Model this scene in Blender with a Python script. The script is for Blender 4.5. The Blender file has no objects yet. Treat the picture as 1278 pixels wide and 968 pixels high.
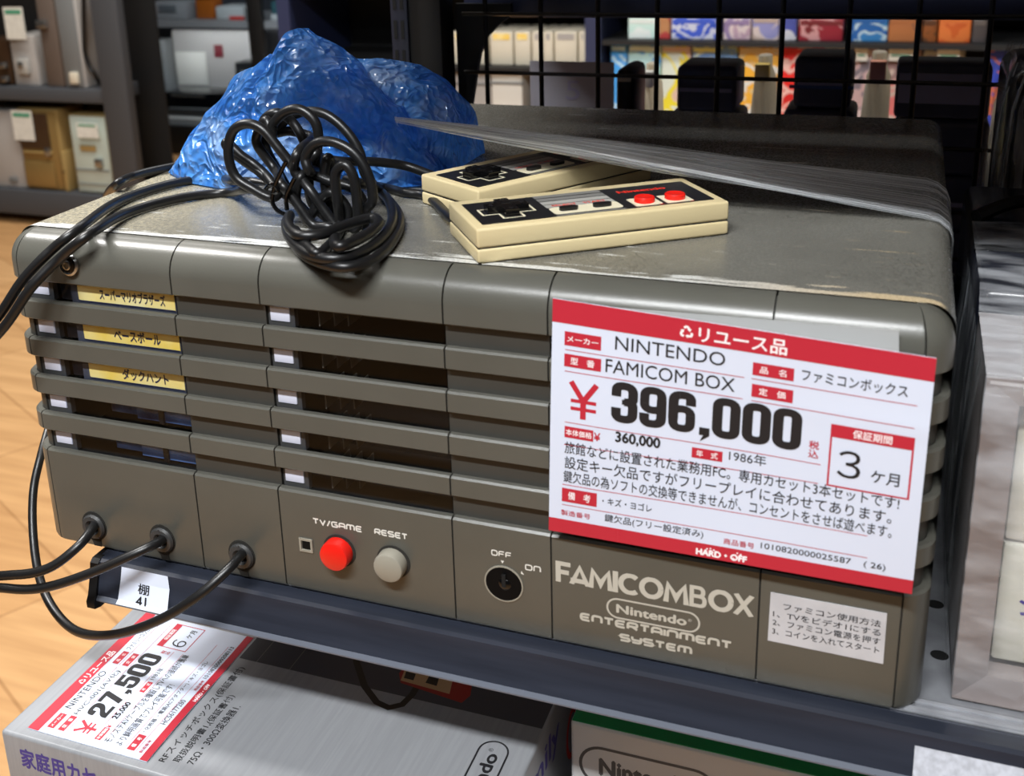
import bpy, bmesh, math, random
from mathutils import Vector, Matrix, noise
random.seed(7)
S = bpy.context.scene
C = S.collection
R = math.radians

# ---------------------------------------------------------------- camera, world, lights, exposure
POS = Vector((0.44444116, -0.45436012, 0.35565861))
PITCH, YAW, ROLL = 0.3023586, 0.3713057, -0.0350386
FPX, CX, CY, IW, IH = 1408.794, 592.742, 305.068, 1278.0, 968.0
_fw = Vector((-math.sin(YAW)*math.cos(PITCH), math.cos(YAW)*math.cos(PITCH), -math.sin(PITCH)))
_rt = Vector((math.cos(YAW), math.sin(YAW), 0))
_up = _rt.cross(_fw)
RT = math.cos(ROLL)*_rt + math.sin(ROLL)*_up
UP = -math.sin(ROLL)*_rt + math.cos(ROLL)*_up
FW = _fw
cam_d = bpy.data.cameras.new('camera')
cam = bpy.data.objects.new('camera', cam_d)
C.objects.link(cam)
S.camera = cam
m = Matrix(((RT.x, UP.x, -FW.x), (RT.y, UP.y, -FW.y), (RT.z, UP.z, -FW.z))).to_4x4()
m.translation = POS
cam.matrix_world = m
cam_d.sensor_width = 36
cam_d.lens = FPX/IW*36
cam_d.shift_x = (IW/2-CX)/IW
cam_d.shift_y = -(IH/2-CY)/IW
cam_d.clip_start = 0.02
cam_d.clip_end = 60
cam_d.dof.use_dof = True
cam_d.dof.focus_distance = 0.66
cam_d.dof.aperture_fstop = 13

w = bpy.data.worlds.new('world')
S.world = w
w.use_nodes = True
w.node_tree.nodes['Background'].inputs[0].default_value = (0.80, 0.88, 1.0, 1)
w.node_tree.nodes['Background'].inputs[1].default_value = 0.09
S.view_settings.view_transform = 'Standard'
S.view_settings.look = 'None'
S.view_settings.gamma = 1
S.view_settings.use_curve_mapping = False
S.view_settings.exposure = 0.0


def lamp(name, loc, target, sx, sy, power, col=(1, 1, 1)):
    d = bpy.data.lights.new(name, 'AREA')
    d.shape = 'RECTANGLE'
    d.size, d.size_y = sx, sy
    d.energy = power
    d.color = col
    o = bpy.data.objects.new(name, d)
    C.objects.link(o)
    o.location = loc
    dr = Vector(target)-Vector(loc)
    o.rotation_euler = dr.to_track_quat('-Z', 'Y').to_euler()
    return o


_k = lamp('ceiling_lamp_aisle', (0.25, -1.62, 2.28), (0.25, 0.10, 0.10), 1.5, 0.14, 35, (0.96, 0.985, 1.0))
_k.data.spread = R(100)
lamp('ceiling_lamp_side', (-1.25, 0.15, 2.15), (0.05, 0.2, 0.2), 0.3, 1.0, 75, (1.0, 0.98, 0.95))
lamp('ceiling_lamp_left_aisle', (-1.9, 1.8, 2.3), (-1.9, 1.9, -0.8), 1.4, 0.5, 22, (1.0, 0.97, 0.93))
lamp('ceiling_lamp_front_far', (0.9, -3.1, 2.4), (0.35, 0.2, 0.2), 1.4, 0.07, 14, (0.92, 0.96, 1.0))
lamp('added_showcase_lamp', (-1.6, 2.3, 1.6), (-2.1, 4.2, -0.4), 1.2, 0.3, 30, (1.0, 0.98, 0.93))  # added lamp below the ceiling, only brightens the showcase
lamp('ceiling_lamp_far_aisle', (0.2, 1.75, 2.2), (0.2, 2.3, -0.1), 1.8, 0.4, 42, (0.96, 0.98, 1.0))


def un(u, v, ax, val):
    """photo pixel -> the point of the plane axis = val on that line of sight"""
    d = FW + RT*((u-CX)/FPX) - UP*((v-CY)/FPX)
    t = (val-POS[ax])/d[ax]
    return POS + d*t


# ---------------------------------------------------------------- materials
def lin(c):
    c = c/255.0
    return c/12.92 if c <= 0.04045 else ((c+0.055)/1.055)**2.4


def rgb(r, g, b):
    return (lin(r), lin(g), lin(b), 1)


def mat(name, col, rough=0.5, metal=0.0, noise_amt=0.0, nscale=40, spec=0.5, bump=0.0, bscale=200, emit=0, col2=None, stretch=None):
    M = bpy.data.materials.new(name)
    M.use_nodes = True
    N, L = M.node_tree.nodes, M.node_tree.links
    b = N['Principled BSDF']
    b.inputs['Base Color'].default_value = col
    b.inputs['Roughness'].default_value = rough
    b.inputs['Metallic'].default_value = metal
    b.inputs['Specular IOR Level'].default_value = spec
    tc = N.new('ShaderNodeTexCoord')
    if noise_amt > 0:
        n = N.new('ShaderNodeTexNoise')
        n.inputs['Scale'].default_value = nscale
        n.inputs['Detail'].default_value = 5
        src = tc.outputs['Object']
        if stretch:
            mp = N.new('ShaderNodeMapping')
            mp.inputs['Scale'].default_value = stretch
            L.new(src, mp.inputs[0])
            src = mp.outputs[0]
        L.new(src, n.inputs['Vector'])
        mx = N.new('ShaderNodeMix')
        mx.data_type = 'RGBA'
        c2 = col2 or tuple(min(1, c*(1-noise_amt)) for c in col[:3])+(1,)
        mx.inputs[6].default_value = col
        mx.inputs[7].default_value = c2
        rp = N.new('ShaderNodeMapRange')
        rp.inputs[1].default_value = 0.35
        rp.inputs[2].default_value = 0.65
        L.new(n.outputs[0], rp.inputs[0])
        L.new(rp.outputs[0], mx.inputs[0])
        L.new(mx.outputs[2], b.inputs['Base Color'])
    if bump > 0:
        n2 = N.new('ShaderNodeTexNoise')
        n2.inputs['Scale'].default_value = bscale
        n2.inputs['Detail'].default_value = 4
        L.new(tc.outputs['Object'], n2.inputs['Vector'])
        bp = N.new('ShaderNodeBump')
        bp.inputs['Strength'].default_value = bump
        bp.inputs['Distance'].default_value = 0.001
        L.new(n2.outputs[0], bp.inputs['Height'])
        L.new(bp.outputs[0], b.inputs['Normal'])
    if emit:
        b.inputs['Emission Color'].default_value = col
        b.inputs['Emission Strength'].default_value = emit
    return M


def film(name, tint, alpha, rough=0.1, streak=None, body=0.3):
    """thin plastic film: transparent, with a diffuse haze and a glossy skin"""
    M = bpy.data.materials.new(name)
    M.use_nodes = True
    N, L = M.node_tree.nodes, M.node_tree.links
    N.clear()
    out = N.new('ShaderNodeOutputMaterial')
    tr = N.new('ShaderNodeBsdfTransparent')
    p = N.new('ShaderNodeBsdfPrincipled')
    p.inputs['Base Color'].default_value = tint
    p.inputs['Roughness'].default_value = rough
    p.inputs['Specular IOR Level'].default_value = 0.8
    mx = N.new('ShaderNodeMixShader')
    mx.inputs[0].default_value = alpha
    if streak:
        tc = N.new('ShaderNodeTexCoord')
        mp = N.new('ShaderNodeMapping')
        mp.inputs['Scale'].default_value = streak
        n = N.new('ShaderNodeTexNoise')
        n.inputs['Scale'].default_value = 1
        n.inputs['Detail'].default_value = 6
        rp = N.new('ShaderNodeMapRange')
        rp.inputs[1].default_value = 0.40
        rp.inputs[2].default_value = 0.64
        rp.inputs[3].default_value = alpha*0.12
        rp.inputs[4].default_value = min(1, alpha*2.2)
        L.new(tc.outputs['UV'], mp.inputs[0])
        L.new(mp.outputs[0], n.inputs['Vector'])
        L.new(n.outputs[0], rp.inputs[0])
        L.new(rp.outputs[0], mx.inputs[0])
        bp = N.new('ShaderNodeBump')
        bp.inputs['Strength'].default_value = 0.6
        bp.inputs['Distance'].default_value = 0.002
        L.new(n.outputs[0], bp.inputs['Height'])
        L.new(bp.outputs[0], p.inputs['Normal'])
    L.new(tr.outputs[0], mx.inputs[1])
    L.new(p.outputs[0], mx.inputs[2])
    L.new(mx.outputs[0], out.inputs[0])
    return M


def pane_mat(name, alpha=0.10, tint=(0.9, 0.95, 1, 1)):
    M = bpy.data.materials.new(name)
    M.use_nodes = True
    N, L = M.node_tree.nodes, M.node_tree.links
    N.clear()
    out = N.new('ShaderNodeOutputMaterial')
    tr = N.new('ShaderNodeBsdfTransparent')
    tr.inputs[0].default_value = tint
    g = N.new('ShaderNodeBsdfGlossy')
    g.inputs['Roughness'].default_value = 0.03
    mx = N.new('ShaderNodeMixShader')
    mx.inputs[0].default_value = alpha
    L.new(tr.outputs[0], mx.inputs[1])
    L.new(g.outputs[0], mx.inputs[2])
    L.new(mx.outputs[0], out.inputs[0])
    return M


H, D0, DEPTH = 0.18836, 0.0161, 0.4117
SX = [0.0, 0.09935, 0.15141, 0.25013, 0.30135, 0.39987, 0.46]
ZP = 0.06024
BARS = [(0.07236, 0.08315), (0.09496, 0.10592), (0.11757, 0.12863), (0.14004, 0.15126)]
ZT = 0.16256
XL, XR = -0.0115, 0.4715


def console_metal():
    M = mat('painted_metal', rgb(116, 111, 101), 0.34)
    N, L = M.node_tree.nodes, M.node_tree.links
    b = N['Principled BSDF']
    tc = N.new('ShaderNodeTexCoord')
    sp = N.new('ShaderNodeSeparateXYZ')
    L.new(tc.outputs['Object'], sp.inputs[0])

    def nz(scale, detail, mp=None):
        n = N.new('ShaderNodeTexNoise')
        n.inputs['Scale'].default_value = scale
        n.inputs['Detail'].default_value = detail
        if mp:
            q = N.new('ShaderNodeMapping')
            q.inputs['Scale'].default_value = mp
            L.new(tc.outputs['Object'], q.inputs[0])
            L.new(q.outputs[0], n.inputs['Vector'])
        else:
            L.new(tc.outputs['Object'], n.inputs['Vector'])
        return n.outputs[0]

    def mr(src, a, b_, c, d):
        q = N.new('ShaderNodeMapRange')
        for i, v in enumerate((a, b_, c, d)):
            q.inputs[i+1].default_value = v
        L.new(src, q.inputs[0])
        return q.outputs[0]

    def mth(op, a, b_):
        q = N.new('ShaderNodeMath')
        q.operation = op
        for i, v in enumerate((a, b_)):
            if isinstance(v, float):
                q.inputs[i].default_value = v
            else:
                L.new(v, q.inputs[i])
        return q.outputs[0]

    def mix(f, a, b_):
        q = N.new('ShaderNodeMix')
        q.data_type = 'RGBA'
        L.new(f, q.inputs[0])
        for i, v in ((6, a), (7, b_)):
            if isinstance(v, tuple):
                q.inputs[i].default_value = v
            else:
                L.new(v, q.inputs[i])
        return q.outputs[2]
    grime = mr(nz(900, 3), 0.45, 0.7, 0.0, 1.0)
    patch = mr(nz(14, 4), 0.42, 0.62, 0.0, 1.0)
    c = mix(mth('MULTIPLY', grime, patch), rgb(112, 110, 103), rgb(74, 72, 66))
    left = mr(sp.outputs['X'], 0.12, 0.02, 0.0, 1.0)          # thick dust towards the left end
    dust = mth('MULTIPLY', left, mr(nz(420, 4), 0.35, 0.65, 0.2, 1.0))
    c = mix(mth('MULTIPLY', dust, 0.85), c, rgb(184, 174, 148))
    # paint rubbed through along the front rim
    rim = mr(sp.outputs['Y'], 0.030, 0.0175, 0.0, 1.0)
    wear = mr(mth('ADD', nz(1, 6, (30, 300, 30)), mth('MULTIPLY', rim, 0.33)), 0.665, 0.715, 0.0, 1.0)
    lid = mr(sp.outputs['Z'], H-0.003, H-0.001, 0.0, 1.0)
    rim2 = mr(sp.outputs['Y'], 0.0190, 0.0172, 0.0, 1.0)
    wear = mth('MAXIMUM', wear, mth('MULTIPLY', rim2, mr(nz(60, 4), 0.40, 0.52, 0.0, 1.0)))
    wear = mth('MULTIPLY', wear, lid)
    xr = mr(sp.outputs['X'], 0.36, 0.44, 0.0, 1.0)
    bare = mix(xr, rgb(206, 206, 202), rgb(196, 176, 142))
    c = mix(wear, c, bare)
    L.new(c, b.inputs['Base Color'])
    L.new(mr(grime, 0, 1, 0.22, 0.42), b.inputs['Roughness'])
    bp = N.new('ShaderNodeBump')
    bp.inputs['Strength'].default_value = 0.14
    bp.inputs['Distance'].default_value = 0.0005
    L.new(mth('ADD', nz(700, 2), wear), bp.inputs['Height'])
    L.new(bp.outputs[0], b.inputs['Normal'])
    return M


def bag_mat():
    M = bpy.data.materials.new('blue_bag_film')
    M.use_nodes = True
    N, L = M.node_tree.nodes, M.node_tree.links
    b = N['Principled BSDF']
    tc = N.new('ShaderNodeTexCoord')

    def nz(scale, detail, dist, kind='FBM'):
        n = N.new('ShaderNodeTexNoise')
        n.noise_type = kind
        n.inputs['Scale'].default_value = scale
        n.inputs['Detail'].default_value = detail
        n.inputs['Distortion'].default_value = dist
        L.new(tc.outputs['Object'], n.inputs['Vector'])
        return n.outputs[0]
    cr = N.new('ShaderNodeValToRGB')
    e = cr.color_ramp.elements
    e[0].position = 0.32
    e[0].color = rgb(40, 124, 240)
    e[1].position = 0.70
    e[1].color = rgb(190, 218, 248)
    k = e.new(0.52)
    k.color = rgb(92, 164, 246)
    L.new(nz(22, 5, 1.2), cr.inputs[0])
    L.new(cr.outputs[0], b.inputs['Base Color'])
    b.inputs['Roughness'].default_value = 0.13
    b.inputs['Specular IOR Level'].default_value = 0.8
    rid = nz(34, 4, 0.15, 'RIDGED_MULTIFRACTAL')
    rp = N.new('ShaderNodeMapRange')
    rp.inputs[1].default_value = 0.1
    rp.inputs[2].default_value = 1.3
    L.new(rid, rp.inputs[0])
    ad = N.new('ShaderNodeMath')
    ad.operation = 'ADD'
    L.new(rp.outputs[0], ad.inputs[0])
    vo = N.new('ShaderNodeTexVoronoi')
    vo.inputs['Scale'].default_value = 105
    wv = N.new('ShaderNodeTexNoise')
    wv.inputs['Scale'].default_value = 45
    wv.inputs['Detail'].default_value = 2
    L.new(tc.outputs['Object'], wv.inputs['Vector'])
    wm = N.new('ShaderNodeMix')
    wm.data_type = 'RGBA'
    wm.inputs[0].default_value = 0.045
    L.new(tc.outputs['Object'], wm.inputs[6])
    L.new(wv.outputs['Color'], wm.inputs[7])
    L.new(wm.outputs[2], vo.inputs['Vector'])
    L.new(vo.outputs['Distance'], ad.inputs[1])
    bp = N.new('ShaderNodeBump')
    bp.inputs['Strength'].default_value = 1.0
    bp.inputs['Distance'].default_value = 0.0065
    L.new(ad.outputs[0], bp.inputs['Height'])
    L.new(bp.outputs[0], b.inputs['Normal'])
    out = N['Material Output']
    tl = N.new('ShaderNodeBsdfTranslucent')
    tl.inputs[0].default_value = rgb(130, 196, 255)
    L.new(bp.outputs[0], tl.inputs['Normal'])
    m1 = N.new('ShaderNodeMixShader')
    m1.inputs[0].default_value = 0.35
    L.new(b.outputs[0], m1.inputs[1])
    L.new(tl.outputs[0], m1.inputs[2])
    tr = N.new('ShaderNodeBsdfTransparent')
    tr.inputs[0].default_value = (0.55, 0.75, 1, 1)
    m2 = N.new('ShaderNodeMixShader')
    q = N.new('ShaderNodeMapRange')
    q.inputs[1].default_value = 0.4
    q.inputs[2].default_value = 0.65
    q.inputs[3].default_value = 0.05
    q.inputs[4].default_value = 0.40
    L.new(nz(16, 3, 0.8), q.inputs[0])
    L.new(q.outputs[0], m2.inputs[0])
    L.new(m1.outputs[0], m2.inputs[1])
    L.new(tr.outputs[0], m2.inputs[2])
    L.new(m2.outputs[0], out.inputs[0])
    return M


def wood_mat():
    M = mat('wood_floor', rgb(206, 160, 108), 0.45)
    N, L = M.node_tree.nodes, M.node_tree.links
    b = N['Principled BSDF']
    tc = N.new('ShaderNodeTexCoord')
    mp = N.new('ShaderNodeMapping')
    mp.inputs['Rotation'].default_value = (0, 0, R(28))
    L.new(tc.outputs['Object'], mp.inputs[0])
    br = N.new('ShaderNodeTexBrick')
    br.inputs['Scale'].default_value = 1
    br.inputs['Brick Width'].default_value = 1.2
    br.inputs['Row Height'].default_value = 0.2
    br.inputs['Mortar Size'].default_value = 0.003
    br.inputs['Color1'].default_value = rgb(214, 168, 116)
    br.inputs['Color2'].default_value = rgb(204, 156, 104)
    br.inputs['Mortar'].default_value = rgb(184, 138, 90)
    L.new(mp.outputs[0], br.inputs['Vector'])
    m2 = N.new('ShaderNodeMapping')
    m2.inputs['Rotation'].default_value = (0, 0, R(28))
    m2.inputs['Scale'].default_value = (2.5, 30, 1)
    L.new(tc.outputs['Object'], m2.inputs[0])
    n = N.new('ShaderNodeTexNoise')
    n.inputs['Scale'].default_value = 1.2
    n.inputs['Detail'].default_value = 6
    L.new(m2.outputs[0], n.inputs['Vector'])
    mx = N.new('ShaderNodeMix')
    mx.data_type = 'RGBA'
    mx.blend_type = 'MULTIPLY'
    mx.inputs[0].default_value = 0.5
    cr = N.new('ShaderNodeValToRGB')
    cr.color_ramp.elements[0].position = 0.3
    cr.color_ramp.elements[0].color = (0.55, 0.45, 0.35, 1)
    cr.color_ramp.elements[1].position = 0.65
    cr.color_ramp.elements[1].color = (1, 1, 1, 1)
    L.new(n.outputs[0], cr.inputs[0])
    L.new(br.outputs[0], mx.inputs[6])
    L.new(cr.outputs[0], mx.inputs[7])
    L.new(mx.outputs[2], b.inputs['Base Color'])
    return M


def art_mat(name, cols, scale=9, seed=0.0):
    """printed box art: soft patches of a few colours"""
    M = mat(name, cols[0], 0.35)
    N, L = M.node_tree.nodes, M.node_tree.links
    b = N['Principled BSDF']
    tc = N.new('ShaderNodeTexCoord')
    mp = N.new('ShaderNodeMapping')
    mp.inputs['Location'].default_value = (seed, seed*1.7, seed*0.6)
    L.new(tc.outputs['Object'], mp.inputs[0])
    n = N.new('ShaderNodeTexNoise')
    n.inputs['Scale'].default_value = scale
    n.inputs['Detail'].default_value = 2
    n.inputs['Distortion'].default_value = 1.2
    L.new(mp.outputs[0], n.inputs['Vector'])
    cr = N.new('ShaderNodeValToRGB')
    cr.color_ramp.interpolation = 'CONSTANT'
    e = cr.color_ramp.elements
    k = len(cols)
    e[0].position = 0
    e[0].color = cols[0]
    e[1].position = 0.36+0.3*(k-1)/k
    e[1].color = cols[-1]
    for i in range(1, k-1):
        q = e.new(0.36+0.3*i/k)
        q.color = cols[i]
    L.new(n.outputs[0], cr.inputs[0])
    L.new(cr.outputs[0], b.inputs['Base Color'])
    return M


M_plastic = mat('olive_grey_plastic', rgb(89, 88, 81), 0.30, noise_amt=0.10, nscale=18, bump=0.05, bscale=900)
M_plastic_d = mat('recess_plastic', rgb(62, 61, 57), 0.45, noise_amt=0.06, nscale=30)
M_groove = mat('groove_dark', rgb(34, 32, 28), 0.8)
M_metal = console_metal()
M_black = mat('black_plastic', rgb(17, 17, 18), 0.35)
M_black_g = mat('gloss_black', rgb(10, 10, 11), 0.14)
M_inside = mat('slot_interior', rgb(14, 13, 12), 0.7, spec=0.15)
M_rib = mat('slot_rib', rgb(104, 94, 82), 0.5)
M_chip = mat('lamp_lens_white', rgb(214, 218, 236), 0.3)
M_chipf = mat('lamp_frame', rgb(62, 62, 62), 0.5)
M_yellow = mat('label_yellow', rgb(246, 206, 84), 0.4, noise_amt=1, nscale=35, col2=rgb(248, 228, 160))
M_navy_ink = mat('navy_ink', rgb(28, 34, 66), 0.5)
M_cart = mat('cartridge_plastic', rgb(72, 74, 84), 0.45)
M_slot_reflection = mat('slot_reflection_blue', rgb(120, 160, 222), 0.12, noise_amt=1, nscale=30, col2=rgb(40, 56, 92))  # pale blue paints in the reflection on the slot glass
M_red = mat('red_button', rgb(232, 34, 24), 0.22)
M_grey_btn = mat('grey_button', rgb(150, 145, 132), 0.35)
M_grom = mat('rubber_grommet', rgb(58, 58, 58), 0.4)
M_cable = mat('cable_rubber', rgb(22, 22, 23), 0.36, bump=0.05, bscale=400)
M_white_ink = mat('white_ink', rgb(226, 224, 216), 0.5)
M_logo_ink = mat('silver_ink', rgb(190, 186, 174), 0.35)
M_steel = mat('steel', rgb(170, 170, 168), 0.25, metal=0.9)
M_paper = mat('tag_paper', rgb(216, 224, 242), 0.5)
M_tagred = mat('tag_red', rgb(190, 40, 58), 0.45)
M_ink = mat('black_ink', rgb(30, 30, 34), 0.5)
M_paperink = mat('white_lettering', rgb(250, 240, 242), 0.5)
M_sticker = mat('silver_sticker', rgb(200, 200, 204), 0.35, noise_amt=0.12, nscale=60)
M_beige = mat('beige_plastic', rgb(214, 196, 152), 0.42, bump=0.03, bscale=1200)
M_beige_l = mat('pale_beige_plastic', rgb(230, 220, 190), 0.42)
M_facep = mat('faceplate_black', rgb(24, 24, 27), 0.4)
M_stripe = mat('stripe_grey', rgb(124, 122, 118), 0.45)
M_stripe_l = mat('stripe_pale', rgb(168, 166, 160), 0.45)
M_redink = mat('red_ink', rgb(226, 50, 34), 0.45)
M_bag = bag_mat()
M_stretch = film('stretch_film', (0.94, 0.97, 1.0, 1), 0.60, 0.08, streak=(1.6, 40, 1))
M_wrap = film('wrap_film', (0.8, 0.82, 0.86, 1), 0.13, 0.08, streak=(6, 30, 1))
M_wrap_v = film('wrap_film_thick', (0.62, 0.66, 0.72, 1), 0.30, 0.10, streak=(26, 3, 1))
M_rail = mat('rail_navy', rgb(46, 50, 61), 0.22, noise_amt=0.25, nscale=12, stretch=(1, 12, 12))
M_rail_clear = mat('rail_lip', rgb(96, 101, 112), 0.2)
M_galv = mat('galvanised_steel', rgb(168, 170, 176), 0.32, metal=0.45, noise_amt=0.3, nscale=50)
M_hole = mat('hole_dark', rgb(4, 4, 5), 0.9)
M_insert = mat('silver_insert', rgb(202, 206, 216), 0.4, noise_amt=0.25, nscale=300)
M_sbox = mat('silver_carton', rgb(152, 154, 158), 0.38, metal=0.15, noise_amt=0.10, nscale=12, stretch=(40, 2, 2))
M_sbox_side = mat('carton_side', rgb(196, 192, 184), 0.5)
M_dprint = mat('dark_print', rgb(62, 64, 72), 0.4)
M_purple = mat('purple_ink', rgb(70, 60, 140), 0.5)
M_green = mat('green_card', rgb(14, 130, 74), 0.35)
M_wcard = mat('white_card', rgb(214, 214, 214), 0.35, noise_amt=0.06, nscale=20)
M_dgrey_ink = mat('grey_ink', rgb(74, 74, 76), 0.5)
M_silver = mat('silver_case', rgb(190, 186, 187), 0.32, metal=0.25, noise_amt=0.08, nscale=25)
M_silver_d = mat('silver_case_frame', rgb(138, 128, 126), 0.38, metal=0.2, noise_amt=0.10, nscale=25)
M_ivory = mat('ivory_panel', rgb(206, 204, 192), 0.5, noise_amt=0.12, nscale=40)
M_navyblk = mat('navy_black', rgb(20, 23, 34), 0.22, noise_amt=0.3, nscale=30)
M_navydev = mat('navy_device', rgb(98, 104, 136), 0.3, noise_amt=0.3, nscale=20)
M_grid = mat('grid_wire_black', rgb(12, 13, 18), 0.35)
M_post = mat('post_navy', rgb(34, 37, 50), 0.45)
M_board = mat('shelf_board_navy', rgb(40, 47, 78), 0.5)
M_bgshelf = mat('charcoal_metal', rgb(66, 68, 72), 0.6)
M_dark = mat('near_black', rgb(14, 14, 15), 0.6)
M_cream = mat('cream_plastic', rgb(212, 204, 184), 0.5)
M_wht = mat('warm_white', rgb(214, 212, 204), 0.5)
M_gold = mat('gold_panel', rgb(148, 122, 74), 0.3, metal=0.35)
M_brown = mat('dark_brown', rgb(58, 40, 26), 0.35)
M_brassy = mat('pale_brass', rgb(176, 150, 96), 0.35, metal=0.3)
M_mint = mat('pale_mint', rgb(186, 198, 188), 0.4)
M_lgrey = mat('light_grey', rgb(168, 164, 160), 0.45)
M_mgrey = mat('mid_grey', rgb(112, 114, 114), 0.45)
M_taupe = mat('taupe', rgb(96, 84, 76), 0.5)
M_tag_bg = mat('small_tag', rgb(226, 224, 214), 0.5, noise_amt=0.12, nscale=60)
M_tag_grn = mat('tag_green', rgb(80, 150, 120), 0.5)
M_orange = mat('orange_card', rgb(222, 110, 44), 0.4)
M_wood = wood_mat()
M_ceil = mat('ceiling_white', rgb(150, 150, 150), 0.8)
M_wall = mat('wall_grey', rgb(70, 72, 76), 0.8)
M_pane = pane_mat('clear_pane', 0.07)
M_pane2 = pane_mat('slot_pane', 0.02, (0.95, 0.97, 1, 1))
M_card = mat('card_lavender', rgb(186, 190, 208), 0.6)
M_purpgrey = mat('purple_grey', rgb(176, 178, 216), 0.4)
M_bluestripe = mat('blue_strip', rgb(96, 124, 190), 0.2)


# ---------------------------------------------------------------- mesh helpers
def obj(name, bm, material, parent=None, smooth=0.6, loc=None):
    me = bpy.data.meshes.new(name)
    bmesh.ops.recalc_face_normals(bm, faces=bm.faces[:])
    bm.to_mesh(me)
    bm.free()
    mats = material if isinstance(material, (list, tuple)) else [material]
    for q in mats:
        me.materials.append(q)
    if smooth:
        me.shade_smooth()
        me.set_sharp_from_angle(angle=smooth)
    o = bpy.data.objects.new(name, me)
    C.objects.link(o)
    if parent:
        o.parent = parent
    return o


def tag(o, label, cat, group=None, kind=None):
    o['label'] = label
    o['category'] = cat
    if group:
        o['group'] = group
    if kind:
        o['kind'] = kind
    return o


def thing(name, label, cat, loc=(0, 0, 0), rz=0.0, group=None):
    o = bpy.data.objects.new(name, None)
    o.empty_display_size = 0.02
    C.objects.link(o)
    o.location = loc
    o.rotation_euler = (0, 0, rz)
    return tag(o, label, cat, group)


def add_box(bm, lo, hi, bev=0.0, seg=2, M=None, mi=0):
    t = bmesh.new()
    bmesh.ops.create_cube(t, size=1)
    lo, hi = Vector(lo), Vector(hi)
    for v in t.verts:
        v.co = Vector([lo[i]+(v.co[i]+0.5)*(hi[i]-lo[i]) for i in range(3)])
    if bev > 0:
        bmesh.ops.bevel(t, geom=t.edges[:], offset=bev, segments=seg, affect='EDGES', profile=0.5)
    merge(bm, t, M, mi)


def merge(bm, t, M=None, mi=0):
    if M is not None:
        bmesh.ops.transform(t, matrix=M, verts=t.verts[:])
    mp = {}
    for v in t.verts:
        mp[v] = bm.verts.new(v.co)
    for f in t.faces:
        try:
            nf = bm.faces.new([mp[v] for v in f.verts])
            nf.material_index = mi
        except ValueError:
            pass
    t.free()


def box(lo, hi, bev=0.0, seg=2):
    bm = bmesh.new()
    add_box(bm, lo, hi, bev, seg)
    return bm


def frame_of(p0, p1):
    d = (p1-p0).normalized()
    a = Vector((0, 0, 1)) if abs(d.z) < 0.9 else Vector((1, 0, 0))
    x = d.cross(a).normalized()
    return x, d.cross(x).normalized(), d


def add_tube(bm, pts, r, n=10, caps=True):
    pts = [Vector(p) for p in pts]
    k = len(pts)
    tan = [(pts[min(i+1, k-1)]-pts[max(i-1, 0)]).normalized() for i in range(k)]
    x, y, _ = frame_of(pts[0], pts[1])
    rings = []
    for i in range(k):
        x = (x-tan[i]*x.dot(tan[i]))
        if x.length < 1e-6:
            x, _, _ = frame_of(pts[max(i-1, 0)], pts[min(i+1, k-1)])
        x.normalize()
        y = tan[i].cross(x)
        rr = r[i] if isinstance(r, list) else r
        rings.append([bm.verts.new(pts[i]+x*(rr*math.cos(2*math.pi*j/n))+y*(rr*math.sin(2*math.pi*j/n))) for j in range(n)])
    for a, b in zip(rings, rings[1:]):
        for j in range(n):
            bm.faces.new((a[j], a[(j+1) % n], b[(j+1) % n], b[j]))
    if caps:
        bm.faces.new(rings[0][::-1])
        bm.faces.new(rings[-1])


def spline(ctrl, per=8, closed=False):
    P = [Vector(p) for p in ctrl]
    n = len(P)
    out = []
    rng = range(n if closed else n-1)
    for i in rng:
        if closed:
            a, b, c, d = P[i-1], P[i], P[(i+1) % n], P[(i+2) % n]
        else:
            a, b, c, d = P[max(i-1, 0)], P[i], P[i+1], P[min(i+2, n-1)]
        for s in range(per):
            t = s/per
            # centripetal-ish catmull rom
            out.append(0.5*((2*b)+(c-a)*t+(2*a-5*b+4*c-d)*t*t+(3*b-a-3*c+d)*t**3))
    if not closed:
        out.append(P[-1])
    return out


def add_lathe(bm, prof, M, n=28):
    """profile of (radius, height) turned about local z, closed at both ends"""
    t = bmesh.new()
    rings = []
    for r, z in prof:
        if r < 1e-7:
            rings.append([t.verts.new((0, 0, z))])
        else:
            rings.append([t.verts.new((r*math.cos(2*math.pi*j/n), r*math.sin(2*math.pi*j/n), z)) for j in range(n)])
    for a, b in zip(rings, rings[1:]):
        for j in range(n):
            if len(a) == 1 and len(b) == 1:
                continue
            if len(a) == 1:
                t.faces.new((a[0], b[j], b[(j+1) % n]))
            elif len(b) == 1:
                t.faces.new((a[j], b[0], a[(j+1) % n]))
            else:
                t.faces.new((a[j], a[(j+1) % n], b[(j+1) % n], b[j]))
    merge(bm, t, M)


def add_prism(bm, poly, fn, h, mi=0):
    """closed 2-D outline placed by fn(u, v, w) with thickness h (w from 0 to h)"""
    a = [bm.verts.new(fn(u, v, 0)) for u, v in poly]
    b = [bm.verts.new(fn(u, v, h)) for u, v in poly]
    n = len(poly)
    for f in (a[::-1], b):
        bm.faces.new(f).material_index = mi
    for i in range(n):
        bm.faces.new((a[i], a[(i+1) % n], b[(i+1) % n], b[i])).material_index = mi


def rrect(x0, y0, x1, y1, r, n=5):
    out = []
    for cx, cy, a0 in ((x1-r, y1-r, 0), (x0+r, y1-r, 90), (x0+r, y0+r, 180), (x1-r, y0+r, 270)):
        for i in range(n+1):
            a = R(a0+90*i/n)
            out.append((cx+r*math.cos(a), cy+r*math.sin(a)))
    return out


def front_M(x, z, y=0.0):
    """local z axis points out of the console front (towards -y)"""
    return Matrix(((1, 0, 0, x), (0, 0, -1, y), (0, 1, 0, z), (0, 0, 0, 1)))


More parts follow.
